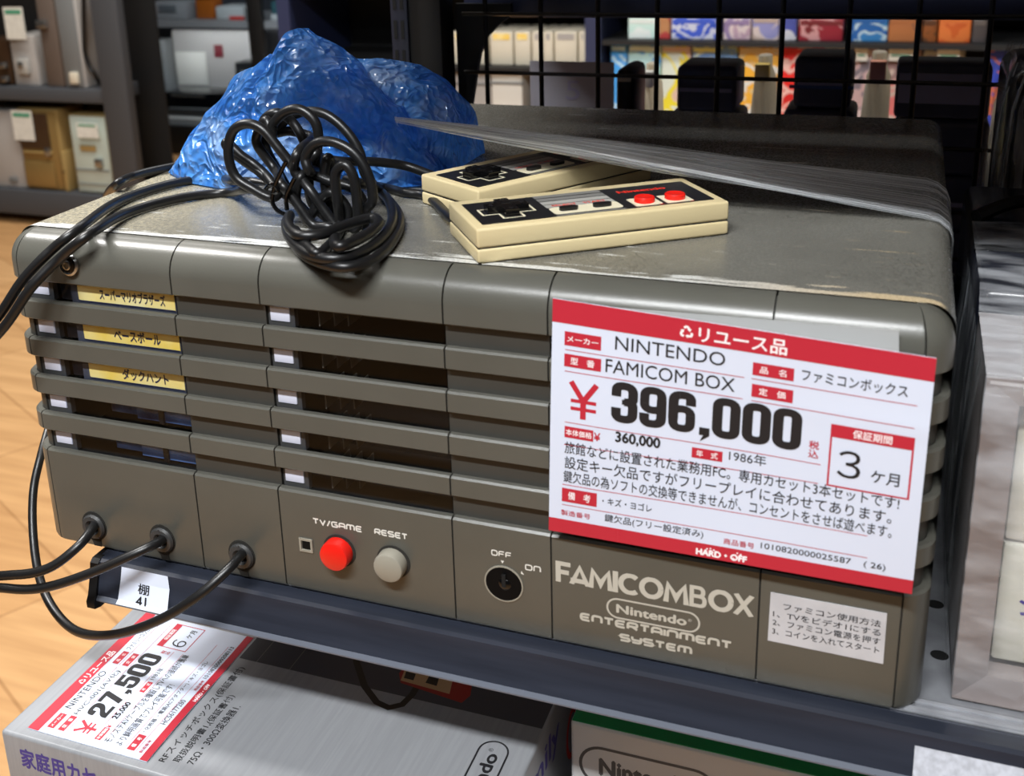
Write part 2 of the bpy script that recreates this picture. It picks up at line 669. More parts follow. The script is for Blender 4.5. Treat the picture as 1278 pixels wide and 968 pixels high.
# ---------------------------------------------------------------- 2-D ink: strokes and text as filled polygons (lists of polygons in the plane)
def rounded(pts, r, closed=False, n=5):
    out = []
    k = len(pts)
    for i in range(k):
        if not closed and i in (0, k-1):
            out.append(Vector(pts[i]))
            continue
        p, a, b = Vector(pts[i]), Vector(pts[i-1]), Vector(pts[(i+1) % k])
        da, db = (a-p), (b-p)
        q = min(r, da.length*0.5, db.length*0.5)
        A, B = p+da.normalized()*q, p+db.normalized()*q
        for s in range(n+1):
            t = s/n
            out.append((1-t)**2*A+2*t*(1-t)*p+t*t*B)
    return out


def ribbon(pts, w_, closed=False):
    P = [Vector((p[0], p[1])) for p in pts]
    n = len(P)
    L_, R_ = [], []
    for i in range(n):
        a = P[i-1] if (closed or i > 0) else None
        b = P[(i+1) % n] if (closed or i < n-1) else None
        d1 = (P[i]-a).normalized() if a is not None else None
        d2 = (b-P[i]).normalized() if b is not None else None
        if d1 is None:
            d1 = d2
        if d2 is None:
            d2 = d1
        n1, n2 = Vector((-d1.y, d1.x)), Vector((-d2.y, d2.x))
        mm = n1+n2
        if mm.length < 1e-6:
            mm = n1
        mm.normalize()
        s = w_*0.5/max(0.35, mm.dot(n1))
        L_.append(P[i]+mm*s)
        R_.append(P[i]-mm*s)
    q = []
    for i in range(n if closed else n-1):
        j = (i+1) % n
        q.append([R_[i], R_[j], L_[j], L_[i]])
    return q


def glyph_digit(ch):
    w_ = 0.185
    def rr(p, r=0.16, c=False): return rounded([Vector(q) for q in p], r, c)
    if ch == '0':
        return ribbon(rr([(.09, .09), (.41, .09), (.41, .91), (.09, .91)], .15, True), w_, True), .54
    if ch == '3':
        return ribbon(rr([(.09, .64), (.09, .91), (.41, .91), (.41, .54), (.25, .52)]), w_) + \
            ribbon(rr([(.25, .52), (.41, .50), (.41, .09), (.09, .09), (.09, .36)]), w_) + ribbon([(.2, .515), (.36, .515)], .12), .54
    if ch == '9':
        return ribbon(rr([(.09, .43), (.41, .43), (.41, .91), (.09, .91)], .15, True), w_*0.95, True) + \
            ribbon(rr([(.41, .7), (.41, .09), (.09, .09), (.09, .33)]), w_), .54
    if ch == '6':
        return ribbon(rr([(.41, .57), (.09, .57), (.09, .09), (.41, .09)], .15, True), w_*0.95, True) + \
            ribbon(rr([(.09, .3), (.09, .91), (.41, .91), (.41, .67)]), w_), .54
    if ch == '2':
        return ribbon(rr([(.09, .62), (.09, .91), (.41, .91), (.41, .55), (.11, .25), (.11, .02)], .14), w_) + ribbon([(.02, .08), (.5, .08)], .16), .54
    if ch == '7':
        return ribbon([(.01, .91), (.46, .91)], .18) + ribbon([(.40, .95), (.20, 0)], w_), .5
    if ch == '5':
        return ribbon([(.47, .91), (.02, .91)], .18) + ribbon([(.1, .98), (.1, .46)], w_) + \
            ribbon(rr([(.08, .5), (.14, .58), (.41, .62), (.41, .09), (.09, .09), (.09, .36)]), w_), .54
    if ch == ',':
        return [[Vector((.04, .19)), Vector((.04, 0)), Vector((.23, 0)), Vector((.23, .19))], [Vector((.06, -.16)), Vector((.23, 0)), Vector((.12, 0)), Vector((.1, -.04))]], .27
    return [], .3


def digits(s, x, y, h, width):
    polys, cx = [], 0
    for ch in s:
        g, adv = glyph_digit(ch)
        polys += [[Vector((p.x+cx, p.y)) for p in q] for q in g]
        cx += adv
    k = width/cx
    return [[Vector((x+p.x*k, y+p.y*h)) for p in q] for q in polys]


TECH = {
    'T': ([[(0, 1), (.9, 1)], [(.45, 1), (.45, 0)]], .9), 'V': ([[(0, 1), (.45, 0), (.9, 1)]], .9), '/': ([[(0, -.1), (.5, 1.1)]], .5),
    'G': ([[(.95, 1), (0, 1), (0, 0), (.95, 0), (.95, .5), (.45, .5)]], .95), 'A': ([[(0, 0), (0, 1), (.95, 1), (.95, 0)], [(0, .38), (.95, .38)]], .95),
    'M': ([[(0, 0), (0, 1), (1.3, 1), (1.3, 0)], [(.65, 1), (.65, 0)]], 1.3), 'E': ([[(.9, 1), (0, 1), (0, 0), (.9, 0)], [(0, .5), (.82, .5)]], .9),
    'R': ([[(0, 0), (0, 1), (.95, 1), (.95, .42), (0, .42)], [(.45, .42), (.98, 0)]], .97), 'S': ([[(.95, 1), (0, 1), (0, .5), (.95, .5), (.95, 0), (0, 0)]], .95),
    'O': ([[(0, .5), (0, 1), (.95, 1), (.95, 0), (0, 0), (0, .52)]], .95), 'F': ([[(.9, 1), (0, 1), (0, 0)], [(0, .48), (.8, .48)]], .9),
    'N': ([[(0, 0), (0, 1), (.95, 1), (.95, 0)]], .95), 'I': ([[(0, 1), (0, 0)]], 0.0), 'Y': ([[(0, 1), (0, .45), (.95, .45)], [(.95, 1), (.95, 0), (0, 0)]], .95)}
FAM = {
    'F': ([[(.1, 0), (.1, 1)], [(0, .9), (.62, .9)], [(0, .5), (.55, .5)]], .60, 0), 'A': ([[(.06, 0), (.40, .98), (.74, 0)], [(.02, .2), (.66, .2)]], .78, 0),
    'M': ([[(.08, 0), (.16, .97), (.48, .2), (.80, .97), (.88, 0)]], .98, 0), 'I': ([[(.1, 0), (.1, 1)]], .24, 0),
    'C': (None, .84, 0), 'O': (None, .96, 0), 'B': ([[(.1, .0), (.1, 1.)], [(.05, .92), (.54, .92), (.54, .52), (.05, .52)], [(.05, .52), (.60, .52), (.60, .08), (.05, .08)]], .76, .2),
    'X': ([[(.06, 0), (.66, 1)], [(.06, 1), (.66, 0)]], .74, 0)}


def tech(s, x0, y0, width, h, w_=0.2, gap=.32):
    polys, cx = [], w_/2
    for ch in s:
        if ch == ' ':
            cx += .6
            continue
        st, adv = TECH[ch]
        for p in st:
            pts = rounded([Vector((a+cx, b*(1-w_)+w_/2)) for a, b in p], .3) if ch not in 'V/' and len(p) > 2 else [Vector((a+cx, b*(1-w_)+w_/2)) for a, b in p]
            polys += ribbon(pts, w_)
        cx += adv+gap
    k = width/(cx-gap+w_/2)
    return [[Vector((x0+p.x*k, y0+p.y*h)) for p in q] for q in polys]


def famicom(s, x0, y0, width, h, w_=0.215):
    polys, cx = [], 0
    for ch in s:
        st, adv, rd = FAM[ch]
        if ch == 'O':
            st = [[(.46+.38*math.cos(a*math.pi/12), .5+.41*math.sin(a*math.pi/12)) for a in range(25)]]
        if ch == 'C':
            st = [[(.46+.38*math.cos(R(a)), .5+.41*math.sin(R(a))) for a in range(48, 313, 12)]]
        for p in st:
            pts = [Vector((a+cx, b)) for a, b in p]
            polys += ribbon(rounded(pts, rd) if rd else pts, w_*0.78 if ch == 'B' else w_)
        cx += adv
    k = width/cx
    return [[Vector((x0+p.x*k, y0+max(0.0, min(1.0, p.y))*h)) for p in q] for q in polys]


_tcache = {}


def text_raw(s, bold=0.0):
    key = (s, bold)
    if key not in _tcache:
        cu = bpy.data.curves.new('ink', 'FONT')
        cu.body = s
        cu.size = 1.0
        cu.resolution_u = 3
        o = bpy.data.objects.new('ink', cu)
        me = o.to_mesh()
        base = [[Vector((me.vertices[i].co.x, me.vertices[i].co.y)) for i in p.vertices] for p in me.polygons]
        o.to_mesh_clear()
        bpy.data.objects.remove(o)
        bpy.data.curves.remove(cu)
        polys = []
        for dx, dy in ([(0, 0)] if not bold else [(-bold, 0), (bold, 0), (0, bold), (0, -bold)]):
            polys += [[p+Vector((dx, dy)) for p in q] for q in base]
        _tcache[key] = polys
    return _tcache[key]


def text(s, x, y, width=None, h=None, bold=0.0, x1=None):
    """s with the box of its ink set to start at (x, y) = lower left, width and height given"""
    ps = text_raw(s, bold)
    xs = [p.x for q in ps for p in q]
    ys = [p.y for q in ps for p in q]
    if not xs:
        return []
    mx, my, W_, H_ = min(xs), min(ys), max(xs)-min(xs), max(ys)-min(ys)
    if h is None:
        ky = width/W_
    else:
        ky = h/H_
    kx = width/W_ if width else ky
    return [[Vector((x+(p.x-mx)*kx, y+(p.y-my)*ky)) for p in q] for q in ps]


def ink(name, polys, fn, material, parent, lift=0.0001):
    """thin printed layer: polygons placed by fn(u, v, w)"""
    bm = bmesh.new()
    for i, q in enumerate(polys):
        e = lift + (i % 29)*1.6e-6
        vs = [bm.verts.new(fn(p[0], p[1], e)) for p in q]
        try:
            bm.faces.new(vs)
        except ValueError:
            pass
    me = bpy.data.meshes.new(name)
    bm.to_mesh(me)
    bm.free()
    me.materials.append(material)
    o = bpy.data.objects.new(name, me)
    C.objects.link(o)
    if parent:
        o.parent = parent
    return o


def rect(x0, y0, x1, y1):
    return [Vector((x0, y0)), Vector((x1, y0)), Vector((x1, y1)), Vector((x0, y1))]


def outline(x0, y0, x1, y1, w_):
    return ribbon([(x0, y0), (x1, y0), (x1, y1), (x0, y1)], w_, True)


def oval_logo(x0, y0, x1, y1, w_, txt, bold=0.03):
    h = y1-y0
    p = ribbon(rrect(x0, y0, x1, y1, h/2-1e-6, 8), w_, True)
    p += text(txt, x0+h*0.42, y0+h*0.26, (x1-x0)-h*0.98, h*0.48, bold)
    p += text('®', x1-h*0.50, y0+h*0.52, h*0.16, h*0.16)
    return p


# ---------------------------------------------------------------- the room
def struct(name, bm, material, smooth=None):
    o = obj(name, bm, material, None, smooth)
    o['kind'] = 'structure'
    return o


FZ = -0.80
struct('floor', box((-6, -3.5, FZ-0.05), (4.5, 8, FZ)), M_wood)
struct('ceiling', box((-6, -3.5, 2.6), (4.5, 8, 2.65)), M_ceil)
struct('wall_back', box((-6, 8, FZ), (4.5, 8.1, 2.6)), M_wall)
struct('wall_front', box((-6, -3.6, FZ), (4.5, -3.5, 2.6)), M_wall)
struct('wall_left', box((-6.1, -3.5, FZ), (-6, 8, 2.6)), M_wall)
struct('wall_right', box((4.5, -3.5, FZ), (4.6, 8, 2.6)), M_wall)

WORLD_THINGS = {}


def wthing(name, label, cat, loc, group=None):
    """thing whose parts are modelled in world coordinates"""
    o = thing(name, label, cat, loc, 0, group)
    WORLD_THINGS[o.name] = Vector(loc)
    return o


def part(name, bm, material, parent, smooth=0.6, label=None):
    o = obj(name, bm, material, parent, smooth)
    if parent.name in WORLD_THINGS:
        o.location = -WORLD_THINGS[parent.name]
    if label:
        o['label'] = label
    return o


def inkpart(name, polys, fn, material, parent, lift=0.0001, label=None):
    o = ink(name, polys, fn, material, parent, lift)
    if parent.name in WORLD_THINGS:
        o.location = -WORLD_THINGS[parent.name]
    if label:
        o['label'] = label
    return o


# ---------------------------------------------------------------- the shop fitting that carries everything
def profile_x(bm, prof, x0, x1):
    """closed (y, z) profile swept along x"""
    a = [bm.verts.new((x0, y, z)) for y, z in prof]
    b = [bm.verts.new((x1, y, z)) for y, z in prof]
    n = len(prof)
    bm.faces.new(a[::-1])
    bm.faces.new(b)
    for i in range(n):
        bm.faces.new((a[i], a[(i+1) % n], b[(i+1) % n], b[i]))


SHX0, SHX1 = 0.031, 0.92
RAIL = [(0.004, -0.0012), (-0.0058, -0.0018), (-0.0078, -0.0030), (-0.0092, -0.0105), (-0.0128, -0.0212), (-0.0142, -0.0240), (-0.0120, -0.0242), (-0.008, -0.019), (0.004, -0.018)]


def shelf(name, label, z, x0, x1, holes=False, insert=True):
    t = wthing(name, label, 'shelf', ((x0+x1)/2, 0.22, z))
    bm = bmesh.new()
    add_box(bm, (x0+0.004, 0.003, z-0.0015), (x1, 0.455, z-0.0003))
    add_box(bm, (x0+0.004, 0.003, z-0.030), (x1, 0.0055, z-0.001))
    add_box(bm, (x0+0.004, 0.452, z-0.030), (x1, 0.455, z-0.001))
    add_box(bm, (x0+0.004, 0.003, z-0.030), (x0+0.0065, 0.455, z-0.001))
    d = part('shelf_board', bm, M_galv, t)
    bm = bmesh.new()
    for yy in (0.0058, 0.0115):          # rolled ribs along the front edge
        add_tube(bm, [(x0+0.006, yy, z-0.0010), (x1, yy, z-0.0010)], 0.0019, 8)
    part('front_rib', bm, M_galv, t)
    if holes:
        for hx, hy in ((0.4906, 0.0232), (0.4800, 0.0480), (0.4785, 0.0900), (0.5240, 0.012), (0.474, 0.135)):
            bm = bmesh.new()
            add_prism(bm, [(hx+0.0042*math.cos(q), hy+0.0036*math.sin(q)) for q in (2*math.pi*k/16 for k in range(16))],
                      lambda u, v, w_: (u, v, z-0.0004+w_), 0.0003)
            part('punched_hole', bm, M_hole, d)
    bm = bmesh.new()
    profile_x(bm, [(y, zz+z) for y, zz in RAIL], x0, x1)
    r = part('price_rail', bm, M_rail, t, 0.3)
    bm = bmesh.new()
    profile_x(bm, [(y, zz+z) for y, zz in ((-0.0132, -0.0216), (-0.0147, -0.0237), (-0.0147, -0.0245), (-0.0120, -0.0246), (-0.0118, -0.0216))], x0+0.002, x1)
    part('rail_lip', bm, M_rail_clear, r, 0.3)
    bm = bmesh.new()
    add_prism(bm, [(0.006, -0.0016), (-0.0066, -0.0016), (-0.0092, -0.0035), (-0.0108, -0.0105), (-0.0146, -0.0212), (-0.0168, -0.0245), (-0.0168, -0.0285), (-0.012, -0.030), (0.006, -0.030)],
              lambda u, v, w_: (x0-0.0035+w_, u, v+z), 0.0055)
    part('end_cap', bm, M_black, r)
    return t, r


deck, rail = shelf('display_shelf', 'galvanised steel shelf with dark price rail under the big beige console', 0.0, SHX0, SHX1, True)


def railface(u, v, w_):
    """u along x, v from the rail's lower edge up its sloping face"""
    y0, z0, y1, z1 = -0.0128, -0.0212, -0.0092, -0.0105
    L_ = math.hypot(y1-y0, z1-z0)
    ny, nz_ = -(z1-z0)/L_, (y1-y0)/L_
    k = v/L_
    return (u, y0+(y1-y0)*k+ny*w_, z0+(z1-z0)*k+nz_*w_)


bm = bmesh.new()
add_prism(bm, [(0.470, 0.0), (0.92, 0.0), (0.92, 0.0135), (0.470, 0.0135)], lambda u, v, w_: railface(u, v, w_), 0.0004)
part('paper_insert', bm, M_insert, rail, None, 'silver paper strip in the right part of the rail')

# white shelf-number slip on the rail: wraps the upper facet too
RL = [(-0.0145, -0.0236), (-0.0128, -0.0212), (-0.0092, -0.0105), (-0.0078, -0.0030), (-0.0066, -0.0022)]
t = wthing('shelf_number_slip', 'white paper slip with black shelf number stuck on the dark price rail', 'label', (0.065, -0.012, -0.015))
bm = bmesh.new()
xs = [0.0490, 0.0570, 0.0670, 0.0760, 0.0815]
g = []
for j, (y, z) in enumerate(RL[:4]):
    row = []
    for i, x in enumerate(xs):
        ux = x - 0.0022*(3-j)/3*(1 if i == 0 else 0.4) - (0.0015 if (j == 3 and i == 4) else 0)
        row.append(bm.verts.new((ux, y-0.0006, z+0.0004)))
    g.append(row)
for j in range(3):
    for i in range(4):
        bm.faces.new((g[j][i], g[j][i+1], g[j+1][i+1], g[j+1][i]))
slip = part('paper', bm, M_paper, t, None)
k = text('棚', 0.0605, 0.0056, 0.0075, 0.0060, 0.012) + text('41', 0.0597, -0.0016, 0.0070, 0.0060, 0.015)
inkpart('lettering', k, lambda u, v, w_: (railface(u, v, 0.0008+w_)), M_ink, slip)

lower, _ = shelf('display_shelf', 'lower galvanised shelf beneath the silver and green cartons', -0.205, SHX0, SHX1)
upper, _ = shelf('display_shelf', 'empty upper shelf overhanging the big console', 0.405, SHX0, SHX1)

# back of the fitting: wire grid, slotted upright
t = wthing('wire_grid_panel', 'black wire grid panel behind the console', 'grid panel', (0.5, 0.478, 0.0))
GX = [0.0985+0.0502*i for i in range(17)]
GZ = [-0.2005+0.0506*i for i in range(14)]
bm = bmesh.new()
for x in GX:
    add_tube(bm, [(x, 0.478, GZ[0]-0.03), (x, 0.478, GZ[-1]+0.02)], 0.0021, 8)
part('vertical_wires', bm, M_grid, t)
bm = bmesh.new()
for z in GZ:
    add_tube(bm, [(GX[0]-0.02, 0.4742, z), (GX[-1]+0.03, 0.4742, z)], 0.0017, 8)
part('horizontal_wires', bm, M_grid, t)

t = wthing('slotted_upright', 'black slotted shelf post behind the blue bag', 'post', (0.042, 0.46, FZ))
bm = bmesh.new()
add_box(bm, (0.020, 0.452, FZ), (0.036, 0.476, 1.3), 0.001)
pp = part('slotted_face', bm, M_post, t)
bm = bmesh.new()
for i in range(60):
    z = -0.3+i*0.0255
    for x in (0.0245, 0.0312):
        add_box(bm, (x-0.0016, 0.4515, z), (x+0.0016, 0.4535, z+0.016))
part('slot', bm, M_hole, pp)['kind'] = 'stuff'
bm = bmesh.new()
add_box(bm, (0.036, 0.455, FZ), (0.066, 0.485, 1.3), 0.001)
part('side_channel', bm, M_dark, t)
bm = bmesh.new()
add_prism(bm, [(0.066, 0.262), (0.118, 0.262), (0.118, 0.252), (0.106, 0.244), (0.094, 0.232), (0.088, 0.218), (0.083, 0.196), (0.078, 0.170), (0.074, 0.0), (0.066, 0.0)],
          lambda u, v, w_: (u, 0.490+w_, v), 0.006)
part('gusset', bm, M_dark, t)

# ---------------------------------------------------------------- the console
RC = 0.0155


def path(n=10):
    pts = [(XL, 0.045, -1, 0)]
    for i in range(n+1):
        a = math.pi+i*math.pi/2/n
        pts.append((XL+RC+RC*math.cos(a), RC+RC*math.sin(a), math.cos(a), math.sin(a)))
    for i in range(n+1):
        a = 1.5*math.pi+i*math.pi/2/n
        pts.append((XR-RC+RC*math.cos(a), RC+RC*math.sin(a), math.cos(a), math.sin(a)))
    pts.append((XR, 0.045, 1, 0))
    return pts


PATH = path()


def cut_path(x0, x1):
    """part of the front outline between two x stations (None: runs round the corner)"""
    P = PATH
    out = []
    if x0 is None:
        i = 0
        out = [p for p in P if p[0] < x1 and p[0] <= XL+RC]
        y = out[-1]
        xx = x1
        # y on the arc at x1
        if xx < XL+RC:
            a = math.acos(max(-1, min(1, (xx-XL-RC)/RC)))
            out.append((xx, RC-RC*math.sin(a), (xx-XL-RC)/RC, -math.sin(a)))
        else:
            out.append((xx, 0, 0, -1))
        return out
    if x1 is None:
        a_pts = cut_path(None, XL+(XR-x0))
        return [(XL+XR-p[0], p[1], -p[2], p[3]) for p in a_pts][::-1]
    res = []
    for q in (x0, x1):
        if q < XL+RC:
            s = math.sqrt(max(0, 1-((q-XL-RC)/RC)**2))
            res.append((q, RC-RC*s, (q-XL-RC)/RC, -s))
        elif q > XR-RC:
            s = math.sqrt(max(0, 1-((q-XR+RC)/RC)**2))
            res.append((q, RC-RC*s, (q-XR+RC)/RC, -s))
        else:
            res.append((q, 0, 0, -1))
    mid = [p for p in P if x0 < p[0] < x1 and p[3] < 0 and (p[0] < XL+RC or p[0] > XR-RC)]
    return [res[0]]+[p for p in mid if p[0] < (x0+x1)/2]+[p for p in mid if p[0] >= (x0+x1)/2]+[res[1]]


def sweep(bm, pts, prof):
    rings = []
    for x, y, nx, ny in pts:
        rings.append([bm.verts.new((x+nx*o, y+ny*o, z)) for o, z in prof])
    n = len(prof)
    for a, b in zip(rings, rings[1:]):
        for i in range(n):
            bm.faces.new((a[i], a[(i+1) % n], b[(i+1) % n], b[i]))
    bm.faces.new(rings[0][::-1])
    bm.faces.new(rings[-1])


def segments(bm, prof, g=0.00045, core=None, xa=None, xb=None):
    sts = [None]+SX+[None]
    for a, b in zip(sts, sts[1:]):
        sweep(bm, cut_path(None if a is None else a+g, None if b is None else b-g), prof)


def bar_prof(z0, z1, d=0.0036, b=0.0010):
    return [(-d, z0), (-b*0.6, z0), (0, z0+b*0.6), (0, z1-b), (-b, z1), (-d, z1)]


con = wthing('game_console', 'big olive-grey coin-operated game console with louvred front on the shelf', 'game console', (0.23, 0.2, 0.0))

# metal cover: rounded shell open at the bottom and front
bm = bmesh.new()
rr_ = 0.0115
sec = [(XL, 0.0015), (XL, H-rr_)]
for i in range(9):
    a = math.pi-i*math.pi/2/8
    sec.append((XL+rr_+rr_*math.cos(a), H-rr_+rr_*math.sin(a)))
for i in range(9):
    a = math.pi/2-i*math.pi/2/8
    sec.append((XR-rr_+rr_*math.cos(a), H-rr_+rr_*math.sin(a)))
sec += [(XR, 0.0015)]
add_prism(bm, sec, lambda u, v, w_: (u, 0.0172+w_, v), DEPTH-0.0172)
bmesh.ops.delete(bm, geom=[f for f in bm.faces if all(abs(v.co.y-0.0172) < 1e-6 for v in f.verts)], context='FACES_ONLY')
part('metal_cover', bm, M_metal, con, 0.5)

# top trim, bars, lower panels: moulded segments parted by grooves
arc = [(-D0+D0*math.sin(i*math.pi/2/9), H-D0+D0*math.cos(i*math.pi/2/9)) for i in range(10)]
top_prof = [(-D0, ZT+0.004), (-0.008, ZT), (-0.0008, ZT), (0, ZT+0.0008)]+[(o*0.98, z) for o, z in arc[::-1]]
bm = bmesh.new()
segments(bm, top_prof)
top_trim = part('top_trim', bm, M_plastic, con, 0.7)
for z0, z1 in BARS:
    bm = bmesh.new()
    segments(bm, bar_prof(z0, z1))
    part('louvre_bar', bm, M_plastic, con, 0.5)
bm = bmesh.new()
lp = [(-0.0040, 0.001), (-0.0022, 0.0005), (-0.0006, 0.0014), (0, 0.0032), (0, ZP-0.0011), (-0.0011, ZP), (-0.0040, ZP)]
HOLES = [(0.0264, 0.0148), (0.0731, 0.0148), (0.1247, 0.0146)]
segments(bm, lp)
lower_panel = part('lower_panel', bm, M_plastic, con, 0.5)

# dark ground behind the grooves
bm = bmesh.new()
core = [(-0.0038, 0.002), (-0.0012, 0.003), (-0.0012, ZP-0.002), (-0.0038, ZP-0.001)]
sweep(bm, cut_path(None, 0.23)[:-1]+[p for p in cut_path(0.23, None)][1:], core)
core = [(-0.0078, ZT+0.001), (-0.0016, ZT+0.001), (-0.0016, H-D0)]+[(o*0.9-0.0016, z-0.0012) for o, z in arc[::-1]][1:-1]+[(-D0, H-0.003), (-D0, ZT+0.003)]
sweep(bm, cut_path(None, 0.23)[:-1]+[p for p in cut_path(0.23, None)][1:], core)
for z0, z1 in BARS:
    sweep(bm, cut_path(None, 0.23)[:-1]+cut_path(0.23, None)[1:], [(-0.0034, z0+0.001), (-0.0012, z0+0.0012), (-0.0012, z1-0.0012), (-0.0034, z1-0.001)])
part('groove_liner', bm, M_groove, con, 0.5)

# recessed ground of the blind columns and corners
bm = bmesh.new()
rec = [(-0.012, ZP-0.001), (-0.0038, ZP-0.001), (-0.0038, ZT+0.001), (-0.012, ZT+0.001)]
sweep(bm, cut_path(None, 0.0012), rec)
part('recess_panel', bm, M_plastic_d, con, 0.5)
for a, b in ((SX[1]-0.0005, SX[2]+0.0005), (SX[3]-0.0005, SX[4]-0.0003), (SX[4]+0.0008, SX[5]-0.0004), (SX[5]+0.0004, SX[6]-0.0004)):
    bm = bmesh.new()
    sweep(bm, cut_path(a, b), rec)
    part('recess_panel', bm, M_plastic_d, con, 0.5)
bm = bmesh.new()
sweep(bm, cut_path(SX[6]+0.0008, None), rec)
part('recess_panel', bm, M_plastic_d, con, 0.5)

# windowed columns: well, glass, rib, lamp lenses
SLOTS = [(ZP, BARS[0][0]), (BARS[0][1], BARS[1][0]), (BARS[1][1], BARS[2][0]), (BARS[2][1], BARS[3][0]), (BARS[3][1], ZT)][::-1]
for a, b in ((SX[0]+0.0012, SX[1]-0.0005), (SX[2]+0.0005, SX[3]-0.0005)):
    bm = bmesh.new()
    z0, z1, y1 = ZP-0.002, ZT+0.003, 0.060
    add_box(bm, (a, y1, z0), (b, y1+0.001, z1))
    add_box(bm, (a, 0.0075, z0-0.001), (b, y1, z0))
    add_box(bm, (a, 0.0075, z1), (b, y1, z1+0.001))
    add_box(bm, (a-0.001, 0.0075, z0), (a, y1, z1))
    add_box(bm, (b, 0.0075, z0), (b+0.001, y1, z1))
    well = part('cartridge_bay', bm, M_inside, con, None)
    bm = bmesh.new()
    add_box(bm, (a+0.0145, 0.0036, z0), (b-0.0004, 0.0040, z1))
    part('clear_window', bm, M_pane2, well, None)
for ci, a in enumerate((SX[0], SX[2])):
    for si, (z0, z1) in enumerate(SLOTS):
        bm = bmesh.new()
        sh_ = 0.0018 if ci == 0 else 0.0
        add_box(bm, (a+0.0012+sh_*0.6, 0.0050, z0-0.0008), (a+0.0162+sh_, 0.0085, z1+0.0008))
        f = part('lamp_bezel', bm, M_chipf, con, None)
        bm = bmesh.new()
        zc = (z0+z1)/2
        add_box(bm, (a+0.0026+sh_, 0.0043, zc-0.0036), (a+0.0137+sh_, 0.0062, zc+0.0042), 0.0004)
        part('lamp_lens', bm, M_chip, f)
bm = bmesh.new()
for si, (z0, z1) in enumerate(SLOTS):
    for k, x in enumerate((0.1795, 0.1868, 0.1935)):
        add_box(bm, (x-0.0003, 0.0085+0.002*k, z0), (x+0.0003, 0.030, z1), 0)
part('guide_rib', bm, M_rib, con, None)
for (z0, z1) in SLOTS[3:]:  # added plates with a dark bar, imitating bluish reflections in the empty slots
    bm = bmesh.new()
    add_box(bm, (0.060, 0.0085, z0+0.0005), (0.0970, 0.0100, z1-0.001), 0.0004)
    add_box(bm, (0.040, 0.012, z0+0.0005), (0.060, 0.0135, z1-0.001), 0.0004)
    fl = part('reflection_plate', bm, M_slot_reflection, con)
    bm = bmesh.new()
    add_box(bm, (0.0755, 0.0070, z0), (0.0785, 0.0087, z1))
    part('plate_bar', bm, M_black, fl)
# small lock in the top trim
bm = bmesh.new()
add_lathe(bm, [(0.0, 0.0003), (0.0062, 0.0003), (0.0062, 0.0016), (0.0052, 0.0024), (0.0050, 0.0012), (0, 0.0010)], front_M(0.0366, 0.1745) @ Matrix.Rotation(R(-6), 4, 'X'))
lk = part('lock', bm, M_steel, con)
bm = bmesh.new()
add_lathe(bm, [(0.0, 0.0013), (0.0044, 0.0014), (0.0044, 0.0020), (0.003, 0.0022), (0, 0.0022)], front_M(0.0366, 0.1745))
part('lock_barrel', bm, M_black_g, lk)
bm = bmesh.new()
add_lathe(bm, [(0.0, 0.0022), (0.0025, 0.0022), (0.0025, 0.0032), (0.0018, 0.0034), (0.0016, 0.0028), (0, 0.0028)], front_M(0.0366, 0.1745))
part('lock_core', bm, M_steel, lk)

# cable ports: dark slotted opening and split rubber bush
for hx, hz in HOLES:
    bm = bmesh.new()
    poly = [(hx+0.0084*math.cos(R(a)), hz+0.0092*math.sin(R(a))) for a in range(-62, 243, 12)]
    poly += [(hx-0.0026, hz-0.0105), (hx-0.0020, 0.0018), (hx+0.0032, 0.0018), (hx+0.0030, hz-0.0095)]
    add_prism(bm, poly, lambda u, v, w_: (u, -w_, v), 0.00035)
    po = part('cable_port', bm, M_groove, con, None)
    bm = bmesh.new()
    add_lathe(bm, [(0.0034, 0.0004), (0.0074, 0.0004), (0.0077, 0.0014), (0.0068, 0.0028), (0.0046, 0.0030), (0.0034, 0.0014), (0.0034, 0.0002)], front_M(hx+0.0004, hz+0.0002))
    add_box(bm, (hx+0.0001, -0.0030, hz+0.0026), (hx+0.0004, -0.0026, hz+0.0076))
    part('rubber_bush', bm, M_grom, po)

# push buttons, pilot lamp, key switch
for nm, bx, bz, mm in (('red_push_button', 0.1853, 0.0292, M_red), ('grey_push_button', 0.2163, 0.0287, M_grey_btn)):
    bm = bmesh.new()
    add_lathe(bm, [(0, 0.0002), (0.0094, 0.0002), (0.0094, 0.00045), (0.0092, 0.0005), (0, 0.0005)], front_M(bx+0.0003, bz+0.0002))
    col_ = part('button_collar', bm, M_groove, con)
    bm = bmesh.new()
    add_lathe(bm, [(0.0082, 0.0), (0.0082, 0.0058), (0.0078, 0.0069), (0.0070, 0.0074), (0, 0.0076)], front_M(bx, bz))
    part(nm, bm, mm, con)
bm = bmesh.new()
add_prism(bm, ribbon([(0.1625, 0.0255), (0.1692, 0.0255), (0.1692, 0.0322), (0.1625, 0.0322)], 0.0012, True)[0], lambda u, v, w_: (u, -w_, v), 0.0008)
for q in ribbon([(0.1625, 0.0255), (0.1692, 0.0255), (0.1692, 0.0322), (0.1625, 0.0322)], 0.0012, True)[1:]:
    add_prism(bm, q, lambda u, v, w_: (u, -w_, v), 0.0008)
pl = part('pilot_lamp_frame', bm, M_grey_btn, con)
bm = box((0.1637, -0.0004, 0.0267), (0.1680, 0.001, 0.0310))
part('pilot_lamp', bm, M_inside, pl)
KX, KZ = 0.2767, 0.0282
bm = bmesh.new()
add_lathe(bm, [(0.0093, 0.0001), (0.0102, 0.0001), (0.0102, 0.0006), (0.0095, 0.0007)], front_M(KX, KZ))
add_lathe(bm, [(0.0095, 0.0007), (0.0093, 0.0001)], front_M(KX, KZ))
ks = part('key_switch_ring', bm, M_grey_btn, con)
bm = bmesh.new()
